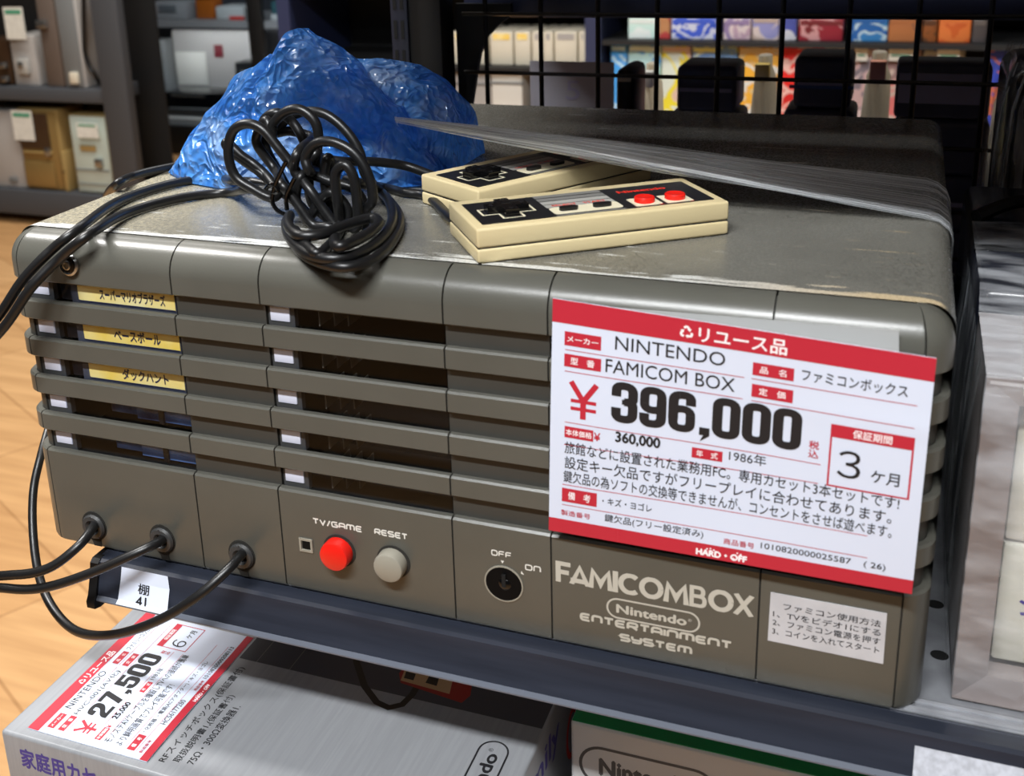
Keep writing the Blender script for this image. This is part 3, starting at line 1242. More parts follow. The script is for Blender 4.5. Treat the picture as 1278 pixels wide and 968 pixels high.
add_lathe(bm, [(0, 0.0004), (0.0040, 0.0005), (0.0066, 0.0005), (0.0094, 0.0005), (0.0094, 0.0002)], front_M(KX, KZ))
part('key_switch', bm, mat('switch_black', rgb(8, 8, 9), 0.6, spec=0.12), ks)
bm = bmesh.new()
add_lathe(bm, [(0, 0.0014), (0.0018, 0.0014), (0.0030, 0.0008), (0.0034, 0.0004)], front_M(KX+0.0004, KZ-0.0003))
kc = part('keyhole_boss', bm, M_black_g, ks)
bm = bmesh.new()
add_box(bm, (KX-0.0006, -0.0018, KZ-0.001), (KX+0.0014, -0.0012, KZ+0.0062))
part('keyhole', bm, M_hole, ks)


def face(u, v, w_):
    return (u, -w_, v)


inkpart('button_lettering', tech('TV/GAME', 0.1708, 0.0426, 0.0289, 0.0036, 0.24), face, M_white_ink, lower_panel)
inkpart('button_lettering', tech('RESET', 0.2066, 0.0430, 0.0188, 0.0036, 0.24), face, M_white_ink, lower_panel)
L = tech('OFF', 0.2705, 0.0432, 0.0106, 0.0033) + tech('ON', 0.2879, 0.0383, 0.0082, 0.0034)
L += [[Vector((0.2753, 0.0412)), Vector((0.2762, 0.0396)), Vector((0.2771, 0.0412))], [Vector((0.2857, 0.0358)), Vector((0.2874, 0.0352)), Vector((0.2860, 0.0374))]]
inkpart('switch_lettering', L, face, M_white_ink, lower_panel)
L = famicom('FAMICOMBOX', 0.3036, 0.0352, 0.0940, 0.0115)
L += oval_logo(0.3292, 0.0212, 0.3732, 0.0316, 0.0009, 'Nintendo', 0.035)
L += tech('ENTERTAINMENT', 0.3155, 0.0157, 0.0732, 0.0046, 0.27) + tech('SYSTEM', 0.3352, 0.0085, 0.0351, 0.0044, 0.27)
inkpart('badge_lettering', L, face, M_logo_ink, lower_panel)
bm = bmesh.new()
add_prism(bm, [(0.4044, 0.0248), (0.4543, 0.0240), (0.4541, 0.0500), (0.4047, 0.0503)], face, 0.0003)
st = part('instruction_sticker', bm, M_sticker, con, None, 'silver sticker with four lines of black writing')
L = text('ファミコン使用方法', 0.4105, 0.0425, 0.0415, 0.0035, 0.006)
L += text('1、TVをビデオ1にする', 0.4062, 0.0380, 0.0460, 0.0035, 0.006) + text('2、ファミコン電源を押す', 0.4062, 0.0335, 0.0462, 0.0035, 0.006) + text('3、コインを入れてスタート', 0.4062, 0.0288, 0.0460, 0.0035, 0.006)
inkpart('lettering', L, lambda u, v, w_: (u, -0.0003-w_, v), M_ink, st)

# ---------------------------------------------------------------- cartridges seen through the left bay
for i, (txt, lab) in enumerate((('スーパーマリオブラザーズ', 'game cartridge with yellow label in the topmost slot'), ('ベースボール', 'game cartridge with yellow label in the second slot from the top'),
                                ('ダックハント', 'game cartridge with yellow label in the third slot from the top'))):
    z0, z1 = SLOTS[i]
    t = wthing('game_cartridge', lab, 'game cartridge', (0.06, 0.03, z0), 'cartridges in the left bay')
    bm = bmesh.new()
    add_box(bm, (0.0180, 0.0105, z0-0.002), (0.0972, 0.052, z1+0.0010), 0.0006)
    add_box(bm, (0.0300, 0.0050, z0-0.002), (0.0972, 0.0108, z1+0.0010), 0.0003)
    bd = part('body', bm, M_cart, t)
    bm = bmesh.new()
    add_prism(bm, [(0.0348, z0+0.0018), (0.0355, z0+0.0010), (0.0968, z0+0.0010), (0.0968, z1+0.0005), (0.0348, z1+0.0005)], lambda u, v, w_: (u, 0.00495-w_, v), 0.0002)
    lb = part('label', bm, M_yellow, bd, None)
    wd = (0.042, 0.030, 0.030)[i]
    cx = (0.070, 0.070, 0.072)[i]
    inkpart('lettering', text(txt, cx-wd/2, z0+0.0026, wd, 0.0066, 0.03), lambda u, v, w_: (u, 0.00475-w_, v), M_navy_ink, lb)
    inkpart('label_edge', [rect(0.0350, z0+0.0006, 0.0966, z0+0.0013)], lambda u, v, w_: (u, 0.0047-w_, v), M_navy_ink, lb)

# ---------------------------------------------------------------- price tags
def sheet(fn, W_, Hh, nu, nv, th, u0=0.0, v0=0.0):
    bm = bmesh.new()
    lay = []
    for w_ in (0, th):
        lay.append([[bm.verts.new(fn(u0+W_*i/nu, -(v0+Hh*j/nv), w_)) for i in range(nu+1)] for j in range(nv+1)])
    for a, sgn in ((lay[0], 1), (lay[1], -1)):
        for j in range(nv):
            for i in range(nu):
                q = (a[j][i], a[j][i+1], a[j+1][i+1], a[j+1][i])
                bm.faces.new(q if sgn > 0 else q[::-1])
    edge = [(j, 0) for j in range(nv+1)]+[(nv, i) for i in range(1, nu+1)]+[(j, nu) for j in range(nv-1, -1, -1)]+[(0, i) for i in range(nu-1, 0, -1)]
    for (a, b), (c, d) in zip(edge, edge[1:]+edge[:1]):
        bm.faces.new((lay[0][a][b], lay[0][c][d], lay[1][c][d], lay[1][a][b]))
    return bm


def cells(u0, v0, u1, v1, n=10):
    return [rect(u0+(u1-u0)*i/n, -v1, u0+(u1-u0)*(i+1)/n, -v0) for i in range(n)]


def recycle(x, y, s):
    out = []
    for k in range(3):
        a = R(90+120*k)
        def P(r, d): return Vector((x+s*r*math.cos(a+R(d)), y+s*r*math.sin(a+R(d))))
        out += ribbon([P(.50, 30), P(.58, 8), P(.58, -8), P(.44, -38)], s*.24)
        t = P(.44, -38)
        d = (P(.36, -75)-t).normalized()
        nrm = Vector((-d.y, d.x))
        out.append([t+nrm*s*.22, t-nrm*s*.22, t+d*s*.28])
    return out


def price_tag(t, fn, D):
    """printed reuse tag, 160 x 116 units; fn(u, v up, w out of the paper)"""
    pap = part('paper', sheet(fn, 160, 116, 40, 30, -0.0005), M_paper, t, 0.8)
    red, blk, wht = [], [], []
    red += cells(0, 0, 160, 10.8, 24) + cells(0, 108.8, 160, 116, 24)
    wht += recycle(60.6, -6.0, 4.4) + text('リユース品', 65.8, -9.7, 37, 7.2, 0.02)
    def chip(u0, v0, u1, v1, s, b=0.02, px=1.6, py=1.3):
        r = cells(u0, v0, u1, v1, 2)
        wht.extend(text(s, u0+px, -v1+py, (u1-u0)-2*px, (v1-v0)-2*py, b))
        return r
    red += chip(6, 14.4, 23, 21, 'メーカー', 0.02, 1.2, 1.9) + chip(6.1, 25, 23.3, 31.1, '型　番', 0.015, 3)
    red += chip(89.2, 15.1, 106.2, 21.1, '品　名', 0.015, 3) + chip(89.3, 25.4, 106.4, 31.5, '定　価', 0.015, 3)
    red += chip(7, 60.4, 20.6, 66, '本体価格', 0.02, 0.6, 1.2) + chip(65.2, 60.9, 78.6, 66, '年　式', 0.015, 2, .9) + chip(6.2, 92.2, 23, 99.3, '備　考', 0.015, 3, 1.4)
    red += text('¥', 20.9, -65.4, 3, 4.2, 0.02)
    red += ribbon([(9.6, -38), (15.5, -47), (21.6, -38)], 2.6)+ribbon([(15.5, -46), (15.5, -55.8)], 2.7)+ribbon([(9.6, -47.2), (21.6, -47.2)], 1.7)+ribbon([(9.6, -51), (21.6, -51)], 1.7)
    for u0, v0, u1, v1 in ((6.4, 23.1, 85.9, 23.1), (6.5, 33.4, 85.8, 33.4), (88.9, 23, 154.8, 23), (89.4, 33.5, 154.5, 33.5), (7, 58.4, 119.5, 58.8), (6.9, 69.8, 119.2, 68.2),
                           (6.4, 90.4, 140.5, 90), (6.3, 101, 141.3, 101.2)):
        red += [q for k in range(8) for q in ribbon([(u0+(u1-u0)*k/8, -(v0+(v1-v0)*k/8)), (u0+(u1-u0)*(k+1)/8, -(v0+(v1-v0)*(k+1)/8))], 0.32)]
    bx = [(122.9+31.9*k/8, -68) for k in range(8)]+[(154.8, -68+29.6*k/8) for k in range(8)]+[(154.8-31.9*k/8, -38.4) for k in range(8)]+[(122.9, -38.4-29.6*k/8) for k in range(8)]
    red += ribbon(bx, 0.8, True)+cells(122.6, 38.2, 155, 44.2, 10)
    wht += text('保証期間', 131.3, -43.2, 15.4, 4.2, 0.015)
    red += text('税', 114.2, -51.8, 4.2, 4.0, 0.02) + text('込', 114.2, -56.2, 4.2, 4.0, 0.02)
    red += text('製造番号', 5.9, -106.6, 14.2, 2.9, 0.008) + text('商品番号', 81.2, -107.2, 13.4, 3.1, 0.008)
    hx, hy = 69.3, -115.0
    wht += text('HARD・OFF', hx, hy, 22.6, 3.5, 0.06)
    for px in (74.2, 75.7, 77.2, 86.0, 87.5, 89.0):
        c = (px, -111.2+0.45*(1-abs(((px-74.2) % 11.8)-1.5)/1.5))
        wht.append([Vector((c[0]+.42*math.cos(R(a)), c[1]+.42*math.sin(R(a)))) for a in range(0, 360, 45)])
    blk += text(D['maker'], 29.4, -19.3, 48.2, 6.4)
    blk += text(D['type'], 25.4, -30.8, D['tw'], 6.5)
    blk += text(D['item'], 109.3, -20.0, 41.5, 5.6, 0.006)
    blk += digits(D['price'], 28.6, -54.2, 19.8, 83.2)
    blk += text(D['net'], 30.8, -65.0, 20.5, 6.2, 0.035)
    blk += text(D['year'], 81.4, -64.6, 15.8, 5.4)
    blk += text(D['months'], 126.2, -63.0, 9.3, 13.4, 0.0) + text('ケ月', 139.7, -63.0, 11.2, 6.2, 0.008)
    for (s, u, v, w_, h) in D['lines']:
        blk += text(s, u, -v, w_, h, 0.004)
    inkpart('red_print', red, fn, M_tagred, pap, 0.00012)
    inkpart('black_print', blk, fn, M_ink, pap, 0.00019)
    inkpart('white_print', wht, fn, M_paperink, pap, 0.00022)
    return pap


T4 = [un(690, 372, 1, -0.0042), un(1169, 447, 1, -0.0105), un(1138, 741, 1, -0.0100), un(685, 661, 1, -0.0062)]
TN = -((T4[1]-T4[0]).cross(T4[3]-T4[0])).normalized()
if TN.y > 0:
    TN = -TN


def tagfn(u, v, w_):
    a, b = u/160.0, -v/116.0
    p = (T4[0]*(1-a)+T4[1]*a)*(1-b)+(T4[3]*(1-a)+T4[2]*a)*b
    wob = 0.0007*math.sin(a*7+1)*math.sin(b*math.pi) + 0.0006*math.exp(-((b-0.31+0.02*a)/0.03)**2)*max(0, a-0.45)
    return p+TN*(w_+wob)


big = wthing('price_tag', 'large white price tag reading 396,000 on the front of the big console', 'price tag', (0.383, -0.007, 0.123))
pap = price_tag(big, tagfn, dict(
    maker='NINTENDO', type='FAMICOM BOX', tw=56.8, item='ファミコンボックス', price='396,000', net='360,000', year='1986年', months='３',
    lines=[('旅館などに設置された業務用FC。専用カセット3本セットです!', 7.2, 74.1, 144.5, 6.2), ('設定キー欠品ですがフリープレイに合わせてあります。', 7.3, 81.8, 142, 6.4), ('鍵欠品の為ソフトの交換等できませんが、コンセントをさせば遊べます。', 6.9, 89.0, 143, 6.2),
           ('・キズ・ヨゴレ', 25.6, 97.2, 23, 3.9), ('鍵欠品(フリー設定済み)', 26.9, 106.6, 45.3, 4.6), ('1010820000025587　( 26)', 97.3, 106.9, 51.5, 3.9)]))
# white strip of the same paper standing up behind the tag's upper edge
B4 = [un(757, 383, 1, -0.0012), un(1122, 412, 1, -0.0012), un(1122, 470, 1, -0.0022), un(757, 430, 1, -0.0022)]
bm = bmesh.new()
vs = [bm.verts.new(p) for p in B4]+[bm.verts.new(p+Vector((0, 0.0004, 0))) for p in B4]
for f in ((0, 1, 2, 3), (7, 6, 5, 4), (0, 4, 5, 1), (1, 5, 6, 2), (2, 6, 7, 3), (3, 7, 4, 0)):
    bm.faces.new([vs[i] for i in f])
part('backing_slip', bm, mat('dull_card', rgb(176, 176, 174), 0.5), big, None)

# ---------------------------------------------------------------- hand controllers
def controller(label, x, y, rz, z):
    t = thing('game_controller', label, 'game controller', (x, y, z), rz, 'controllers on the big console')
    k = 0.001
    HB, HT = 0.0074, 0.0172
    bm = bmesh.new()
    add_box(bm, (0, 0, 0.0002), (0.130, 0.053, HB-0.0002), 0.0013, 3)
    part('lower_shell', bm, M_beige, t, 0.7)
    bm = bmesh.new()
    add_box(bm, (0.0006, 0.0006, HB-0.0003), (0.1294, 0.0524, HB+0.0003))
    part('seam', bm, M_groove, t, None)
    bm = bmesh.new()
    add_box(bm, (0, 0, HB+0.0002), (0.130, 0.053, HT), 0.0013, 3)
    sh = part('upper_shell', bm, M_beige, t, 0.7)

    def pl(name, poly, z0, z1, m_, par):
        b_ = bmesh.new()
        add_prism(b_, [(u*k, v*k) for u, v in poly], lambda u, v, w_: (u, v, z0+w_), z1-z0)
        return part(name, b_, m_, par, None)
    fp = pl('faceplate', rrect(4.6, 6.0, 125.0, 44.8, 0.9), HT-0.0002, HT+0.00022, M_facep, sh)
    zt = HT+0.00022
    # centre stripes
    for v0, v1, m_ in ((6.0, 7.4, M_stripe), (21.6, 26.8, M_stripe_l), (27.8, 33.0, M_stripe_l), (34.2, 39.0, M_stripe), (40.4, 44.8, M_stripe)):
        pl('stripe', [(42, v0), (78, v0), (78, v1), (42, v1)], zt-0.0001, zt+0.00006, m_, fp)
    inkpart('stripe_lettering', text('SELECT', 45.5*k, 22.6*k, 13*k, 3*k, 0.02)+text('START', 62*k, 22.6*k, 12*k, 3*k, 0.02), lambda u, v, w_: (u, v, zt+0.00006+w_), M_redink, fp)
    pan = pl('pill_surround', rrect(42.2, 9.0, 78, 20.8, 2.4), zt-0.0001, zt+0.0002, M_beige_l, sh)
    for cx in (51.0, 68.5):
        b_ = bmesh.new()
        add_prism(b_, [(u*k, v*k) for u, v in rrect(cx-4.8, 12.6, cx+4.8, 17.0, 2.1)], lambda u, v, w_: (u, v, zt+w_), 0.0018)
        part('pill_button', b_, M_black, t, 0.4)
    # cross pad with its white outline
    def cross(c, r, a):
        return [(c[0]-a, c[1]-r), (c[0]+a, c[1]-r), (c[0]+a, c[1]-a), (c[0]+r, c[1]-a), (c[0]+r, c[1]+a), (c[0]+a, c[1]+a), (c[0]+a, c[1]+r), (c[0]-a, c[1]+r), (c[0]-a, c[1]+a), (c[0]-r, c[1]+a), (c[0]-r, c[1]-a), (c[0]-a, c[1]-a)]
    c = (22.4, 25.5)
    inkpart('pad_outline', ribbon([(u*k, v*k) for u, v in cross(c, 13.2, 5.2)], 0.0011, True), lambda u, v, w_: (u, v, zt+w_), M_beige_l, fp)
    b_ = bmesh.new()
    add_prism(b_, [(u*k, v*k) for u, v in cross(c, 10.6, 3.5)], lambda u, v, w_: (u, v, zt+w_), 0.0034)
    add_lathe(b_, [(0, 0.0036), (0.0022, 0.00355), (0.0028, 0.0034)], Matrix.Translation((c[0]*k, c[1]*k, zt)), 20)
    dp = part('cross_pad', b_, M_black_g, t, 0.4)
    arr = []
    for q in range(4):
        a = q*math.pi/2
        tri = [(7.0, -1.6), (9.6, 0), (7.0, 1.6)]
        arr.append([Vector(((c[0]+u*math.cos(a)-v*math.sin(a))*k, (c[1]+u*math.sin(a)+v*math.cos(a))*k)) for u, v in tri])
    inkpart('arrow', arr, lambda u, v, w_: (u, v, zt+0.0034+w_), M_facep, dp)
    for cx in (90.9, 107.4):
        pl('button_surround', rrect(cx-7.1, 7.4, cx+7.1, 21.6, 0.9), zt-0.0001, zt+0.0002, M_beige_l, sh)
        b_ = bmesh.new()
        add_lathe(b_, [(0, -0.0002), (0.0052, -0.0002), (0.0052, 0.0022), (0.0047, 0.0028), (0.0035, 0.0027), (0, 0.0023)], Matrix.Translation((cx*k, 14.6*k, zt)), 32)
        part('red_button', b_, M_red, t)
    inkpart('red_lettering', text('Nintendo', 85.0*k, 33.2*k, 26.5*k, 4.8*k, 0.035)+text('B', 95.6*k, 3.0*k+0.0034, 2.6*k, 2.8*k*0.4, 0.04)+text('A', 111.8*k, 3.0*k+0.0034, 2.6*k, 2.8*k*0.4, 0.04),
            lambda u, v, w_: (u, v, zt+w_), M_redink, fp)
    return t


controller('beige game controller lying in front, two red buttons uncovered', 0.26255, 0.01556, R(36.3), H+0.0002)
controller('beige game controller behind the front one, partly under the clear film', 0.23839, 0.08210, R(58.2), H+0.0002)

# ---------------------------------------------------------------- black cables
def K(x, y):                       # point of the knot, read off the photo
    return x/4.304+270, y/4.304+120


def ky(lst, y, dy=0.0):
    """knot points standing at depth y (running to y + dy along the strand)"""
    n = len(lst)
    out = []
    for i, p in enumerate(lst):
        q = un(*K(*p), 1, y+dy*i/max(1, n-1))
        q.z = max(q.z, H+0.0030)
        out.append(q)
    return out


def kz(lst, h):
    """knot points lying h above the console's top"""
    out = []
    for p in lst:
        q = un(*K(*p), 2, H+h)
        out.append(q)
    return out


CR = 0.0027


def cable(name, label, ctrl, group=None, r=CR, per=9, base=None):
    t = wthing(name, label, 'cable', base or ctrl[0], group)
    bm = bmesh.new()
    add_tube(bm, spline(ctrl, per), r, 12)
    part('rubber_sheath', bm, M_cable, t, 1.2)
    return t


def pix(lst):
    return [un(u, v, ax, val) for u, v, ax, val in lst]


# first controller cable: left port, out round the left side, over the top edge, through the knot, to the front controller
A = pix([(118, 654, 1, 0.006), (116, 658, 1, -0.006), (98, 681, 1, -0.020), (62, 708, 1, -0.030), (20, 717, 1, -0.034), (-30, 712, 1, -0.034), (-85, 660, 1, -0.032), (-95, 560, 1, -0.030), (-45, 450, 1, -0.026),
         (0, 392, 1, -0.020), (28, 350, 1, -0.014), (62, 314, 1, -0.0065), (100, 284, 1, 0.006), (150, 250, 2, H+0.0034), (215, 229, 2, H+0.0032), (270, 222, 2, H+0.0032)])
A += ky([(100, 455), (200, 462), (330, 490)], 0.083, -0.004)
A += ky([(300, 470), (230, 405), (130, 335), (60, 275), (52, 250), (75, 262), (130, 315), (200, 365), (262, 420)], 0.070)
A += ky([(330, 500), (420, 560), (480, 620)], 0.064)
A += ky([(450, 600), (395, 520), (330, 400), (275, 300), (245, 200), (262, 120), (330, 90)], 0.074)
A += ky([(400, 130), (450, 200), (490, 290), (520, 350), (545, 400)], 0.080)
A += ky([(600, 460), (625, 400)], 0.066)
A += ky([(600, 330), (580, 420), (600, 560), (650, 690)], 0.058)
A += kz([(640, 800), (760, 770), (870, 690), (830, 655), (700, 690), (560, 742), (440, 745), (385, 690), (395, 640)], 0.012)
A += kz([(375, 690), (400, 770), (490, 845), (620, 872), (760, 845), (880, 770), (945, 670), (925, 560), (860, 500)], 0.0065)
A += ky([(780, 470), (700, 450), (720, 470), (790, 475)], 0.075, 0.006)
A += pix([(475, 233, 2, H+0.0030), (505, 240, 2, H+0.0030), (535, 246, 2, H+0.0030)])
ex, ey = Vector((math.cos(R(36.3)), math.sin(R(36.3)), 0)), Vector((-math.sin(R(36.3)), math.cos(R(36.3)), 0))
o1 = Vector((0.26255, 0.01556, H))
A += [o1+ex*0.004+ey*0.0575+Vector((0, 0, 0.0062)), o1+ex*0.016+ey*0.0572+Vector((0, 0, 0.0070)), o1+ex*0.021+ey*0.0535+Vector((0, 0, 0.0075))]
cable('controller_cable', 'black cable from the leftmost front port through the knot to the front controller', A, 'controller cables')

B = pix([(203, 671, 1, 0.006), (200, 675, 1, -0.006), (170, 690, 1, -0.018), (110, 716, 1, -0.028), (55, 733, 1, -0.034), (10, 734, 1, -0.037), (-45, 722, 1, -0.038), (-105, 660, 1, -0.038), (-110, 560, 1, -0.034), (-50, 470, 1, -0.028),
         (5, 408, 1, -0.022), (38, 360, 1, -0.0165), (72, 325, 1, -0.0075), (112, 292, 2, H+0.0045), (160, 265, 2, H+0.0034), (225, 247, 2, H+0.0032), (285, 240, 2, H+0.0032)])
B += ky([(150, 500), (240, 500), (330, 520)], 0.062)
B += ky([(290, 545), (200, 500), (110, 440), (70, 350), (68, 250), (100, 175), (170, 148), (250, 180), (335, 280), (420, 390)], 0.055)
B += ky([(500, 500), (570, 600), (640, 720)], 0.048)
B += ky([(600, 700), (520, 690), (450, 600), (400, 530), (350, 470)], 0.045)
B += ky([(320, 400), (225, 270), (222, 200), (270, 130)], 0.066)
B += ky([(300, 215), (305, 150), (370, 85), (450, 72), (525, 130), (548, 220), (535, 330), (528, 390)], 0.0625)
B += ky([(500, 400), (480, 330), (530, 258), (620, 245), (720, 290), (790, 370), (830, 470), (838, 560), (800, 610)], 0.048)
B += ky([(730, 700), (760, 690), (755, 560), (735, 430), (690, 370), (640, 420), (650, 560), (660, 720)], 0.042)
B += kz([(560, 840), (480, 800), (420, 720)], 0.008)
B += kz([(400, 760), (470, 850), (600, 905), (720, 915), (860, 865), (950, 770), (985, 680), (965, 610), (900, 530)], 0.0030)
B += ky([(800, 420), (770, 300), (700, 190), (600, 105), (500, 82), (400, 110), (310, 195), (400, 188), (510, 225)], 0.082, 0.004)
B += ky([(440, 300), (420, 400), (500, 500), (560, 610), (640, 730)], 0.052)
B += ky([(700, 800), (790, 700), (800, 600), (740, 500), (620, 460), (500, 420)], 0.056)
B += ky([(450, 440), (430, 560), (500, 640), (560, 560), (620, 520), (700, 600), (690, 740)], 0.050)
B += ky([(600, 760), (510, 560), (500, 400), (540, 300)], 0.062)
B += ky([(560, 330), (680, 350), (800, 350), (900, 357), (1030, 378)], 0.092, 0.043)
o2 = Vector((0.23839, 0.08210, H))
fx, fy = Vector((math.cos(R(58.2)), math.sin(R(58.2)), 0)), Vector((-math.sin(R(58.2)), math.cos(R(58.2)), 0))
B += [o2+fx*0.022+fy*0.0600+Vector((0, 0, 0.0090)), o2+fx*0.034+fy*0.0582+Vector((0, 0, 0.0085)), o2+fx*0.040+fy*0.0530+Vector((0, 0, 0.0080))]
cable('controller_cable', 'black cable from the middle front port through the knot to the rear controller', B, 'controller cables')

G = pix([(303, 690, 1, 0.006), (300, 693, 1, -0.006), (283, 712, 1, -0.018), (245, 745, 1, -0.030), (195, 775, 1, -0.034), (140, 792, 1, -0.030), (95, 787, 1, -0.018), (65, 757, 1, -0.004), (48, 715, 1, 0.010), (41, 660, 1, 0.026),
         (42, 610, 1, 0.040), (52, 565, 1, 0.055), (66, 515, 1, 0.080), (85, 440, 1, 0.120), (105, 350, 1, 0.160), (122, 285, 1, 0.195), (131, 249, 1, 0.212)])
G += pix([(143, 232, 2, H+0.0032), (165, 220, 2, H+0.0032), (195, 212, 2, H+0.0032), (228, 206, 2, H+0.0032), (262, 203, 2, H+0.0040)])
cable('power_cable', 'black cable looping from the third port up the left side into the blue bag', G)

# twist tie round the knot
t = wthing('twist_tie', 'thin black tie pinching the middle of the cable knot', 'cable tie', un(*K(340, 520), 1, 0.05))
bm = bmesh.new()
add_tube(bm, spline(ky([(375, 350), (340, 420), (315, 480), (300, 560), (325, 610), (370, 635)], 0.040), 6), 0.0012, 8)
add_tube(bm, spline(ky([(420, 440), (400, 480), (375, 540), (380, 610)], 0.041), 6), 0.0012, 8)
add_tube(bm, spline(ky([(265, 500), (290, 475), (320, 485), (330, 510), (300, 520)], 0.040), 6), 0.0012, 8)
part('tie_strip', bm, M_black_g, t)

# ---------------------------------------------------------------- crumpled blue plastic bag
def lobe(bm, prof, yf, yb, nu=110, nv=84, amp=0.0045, seed=0.0, sq=2.3):
    """closed crumpled pillow: prof = [(x, top z)], front and back foot lines yf(x), yb(x)"""
    xs_ = [p[0] for p in prof]
    rows = []
    for i in range(nu+1):
        a = i/nu
        a = 0.5-0.5*math.cos(math.pi*a)*0.6-0.2*(1-2*a)
        x = xs_[0]+(xs_[-1]-xs_[0])*a
        for k in range(len(prof)-1):
            if prof[k][0] <= x <= prof[k+1][0]+1e-9:
                f = (x-prof[k][0])/(prof[k+1][0]-prof[k][0])
                f = f*1.0
                top = prof[k][1]+(prof[k+1][1]-prof[k][1])*f
                break
        h = max(0.0012, top-H-0.0012)
        f_, b_ = yf(x), yb(x)
        mid, half = (f_+b_)/2, (b_-f_)/2
        row = []
        for j in range(nv):
            th = 2*math.pi*j/nv
            c, s = math.cos(th), math.sin(th)
            cy = math.copysign(abs(c)**(2/sq), c)
            sz = math.copysign(abs(s)**(2/sq), s) if s > 0 else 0.0
            p = Vector((x, mid-half*cy, H+0.0012+h*sz))
            if s > 0:
                q = p*1.0+Vector((seed, seed*0.7, 0))
                d, _ = noise.voronoi(q*26)
                e = abs(noise.noise(q*46+Vector((3, 1, 4))))+0.5*abs(noise.noise(q*95))+0.25*abs(noise.noise(q*200))
                n_ = Vector((0, -c*0.8, 0.35+s*0.4)).normalized()
                rg = (1-abs(noise.noise(q*28+Vector((5, 2, 8)))))**3
                k_ = amp*(0.9*(d[1]-d[0])+0.35*e+0.9*rg-0.8)*min(1, h/0.02)
                p += n_*k_ + Vector((noise.noise(q*60)*0.003, noise.noise(q*60+Vector((9, 9, 9)))*0.002, 0))*min(1, h/0.02)
                p.z = max(p.z, H+0.0008)
            row.append(bm.verts.new(p))
        rows.append(row)
    for a, b in zip(rows, rows[1:]):
        for j in range(nv):
            bm.faces.new((a[j], a[(j+1) % nv], b[(j+1) % nv], b[j]))
    bm.faces.new(rows[0][::-1])
    bm.faces.new(rows[-1])


def tops(lst, y):
    out = []
    for u, v in lst:
        p = un(u, v, 1, y)
        out.append((p.x, p.z))
    return out


def lerp_line(pts):
    def f(x):
        for (a, b), (c, d) in zip(pts, pts[1:]):
            if x <= c:
                return b+(d-b)*max(0, min(1, (x-a)/(c-a)))
        return pts[-1][1]
    return f


bag = wthing('plastic_bag', 'crumpled translucent blue plastic bag on top of the big console', 'plastic bag', (0.10, 0.17, H))
bm = bmesh.new()
lobe(bm, tops([(224, 206), (238, 186), (262, 150), (276, 128), (296, 100), (318, 84), (337, 71), (345, 80), (352, 62), (365, 36), (390, 52), (432, 84), (470, 120), (505, 160), (540, 215)], 0.150),
     lerp_line([(0.0, 0.140), (0.03, 0.118), (0.08, 0.104), (0.12, 0.112), (0.19, 0.150)]), lerp_line([(0.0, 0.152), (0.03, 0.185), (0.10, 0.205), (0.19, 0.175)]), seed=0.3)
bg = part('bag_front_fold', bm, M_bag, bag, 0.9)
bm = bmesh.new()
lobe(bm, tops([(380, 110), (410, 86), (440, 76), (480, 77), (515, 86), (548, 104), (572, 130), (584, 152), (588, 178), (580, 205)], 0.200),
     lerp_line([(0.06, 0.16), (0.13, 0.150), (0.17, 0.158), (0.20, 0.19)]), lerp_line([(0.06, 0.23), (0.13, 0.262), (0.20, 0.225)]), seed=1.7, amp=0.0035)
part('bag_rear_fold', bm, M_bag, bag, 0.9)

# ---------------------------------------------------------------- stretch film pulled from the bag over the right edge of the console
def ribbon3(bm, rows, uvl):
    vs = [[bm.verts.new(p) for p in r] for r in rows]
    n, k = len(rows), len(rows[0])
    for i in range(n-1):
        for j in range(k-1):
            f = bm.faces.new((vs[i][j], vs[i][j+1], vs[i+1][j+1], vs[i+1][j]))
            for lp, (a, b) in zip(f.loops, ((i, j), (i, j+1), (i+1, j+1), (i+1, j))):
                lp[uvl].uv = (a/(n-1), b/(k-1))


fl = wthing('stretch_film', 'gathered clear stretch film running from the blue bag over the console right edge', 'plastic film', (0.47, 0.18, H))
p0a, p0b = un(492, 148, 1, 0.118), un(494, 153, 1, 0.117)
e0, e1 = Vector((0.4605, 0.222, H+0.0016)), Vector((0.4600, 0.139, H+0.0014))
bm = bmesh.new()
uvl = bm.loops.layers.uv.new()
for lay in range(2):
    rows = []
    NN, KK = 56, 40
    for i in range(NN+1):
        s = i/NN
        row = []
        for j in range(KK+1):
            b = j/KK
            if s < 0.86:
                t_ = s/0.86
                a_ = p0a.lerp(p0b, b)
                c_ = e0.lerp(e1, b)
                p = a_.lerp(c_, t_)
                # the film bunches into pleats
                amp = 0.0016*math.sin(math.pi*min(1, t_*1.15))
                p.z += amp*(math.sin(b*37+lay*2+3*t_)+0.6*math.sin(b*71+5*t_))+0.0012*lay
                p.z = max(p.z, H+0.0012+0.0004*lay)
            else:
                t_ = (s-0.86)/0.14
                c_ = e0.lerp(e1, b)
                rr2 = 0.0128
                if t_ < 0.4:
                    an = t_/0.4*math.pi/2
                    p = Vector((XR-0.0115+rr2*math.sin(an), c_.y, H-0.0115+rr2*math.cos(an)))
                else:
                    p = Vector((XR+0.0013, c_.y, H-0.0115-(t_-0.4)/0.6*0.165))
                k_ = 0.0005*math.sin(b*60+lay*2)
                p += Vector((abs(k_), 0, abs(k_)))
            row.append(p)
        rows.append(row)
    ribbon3(bm, rows, uvl)
part('film_sheet', bm, M_stretch, fl, 1.2)

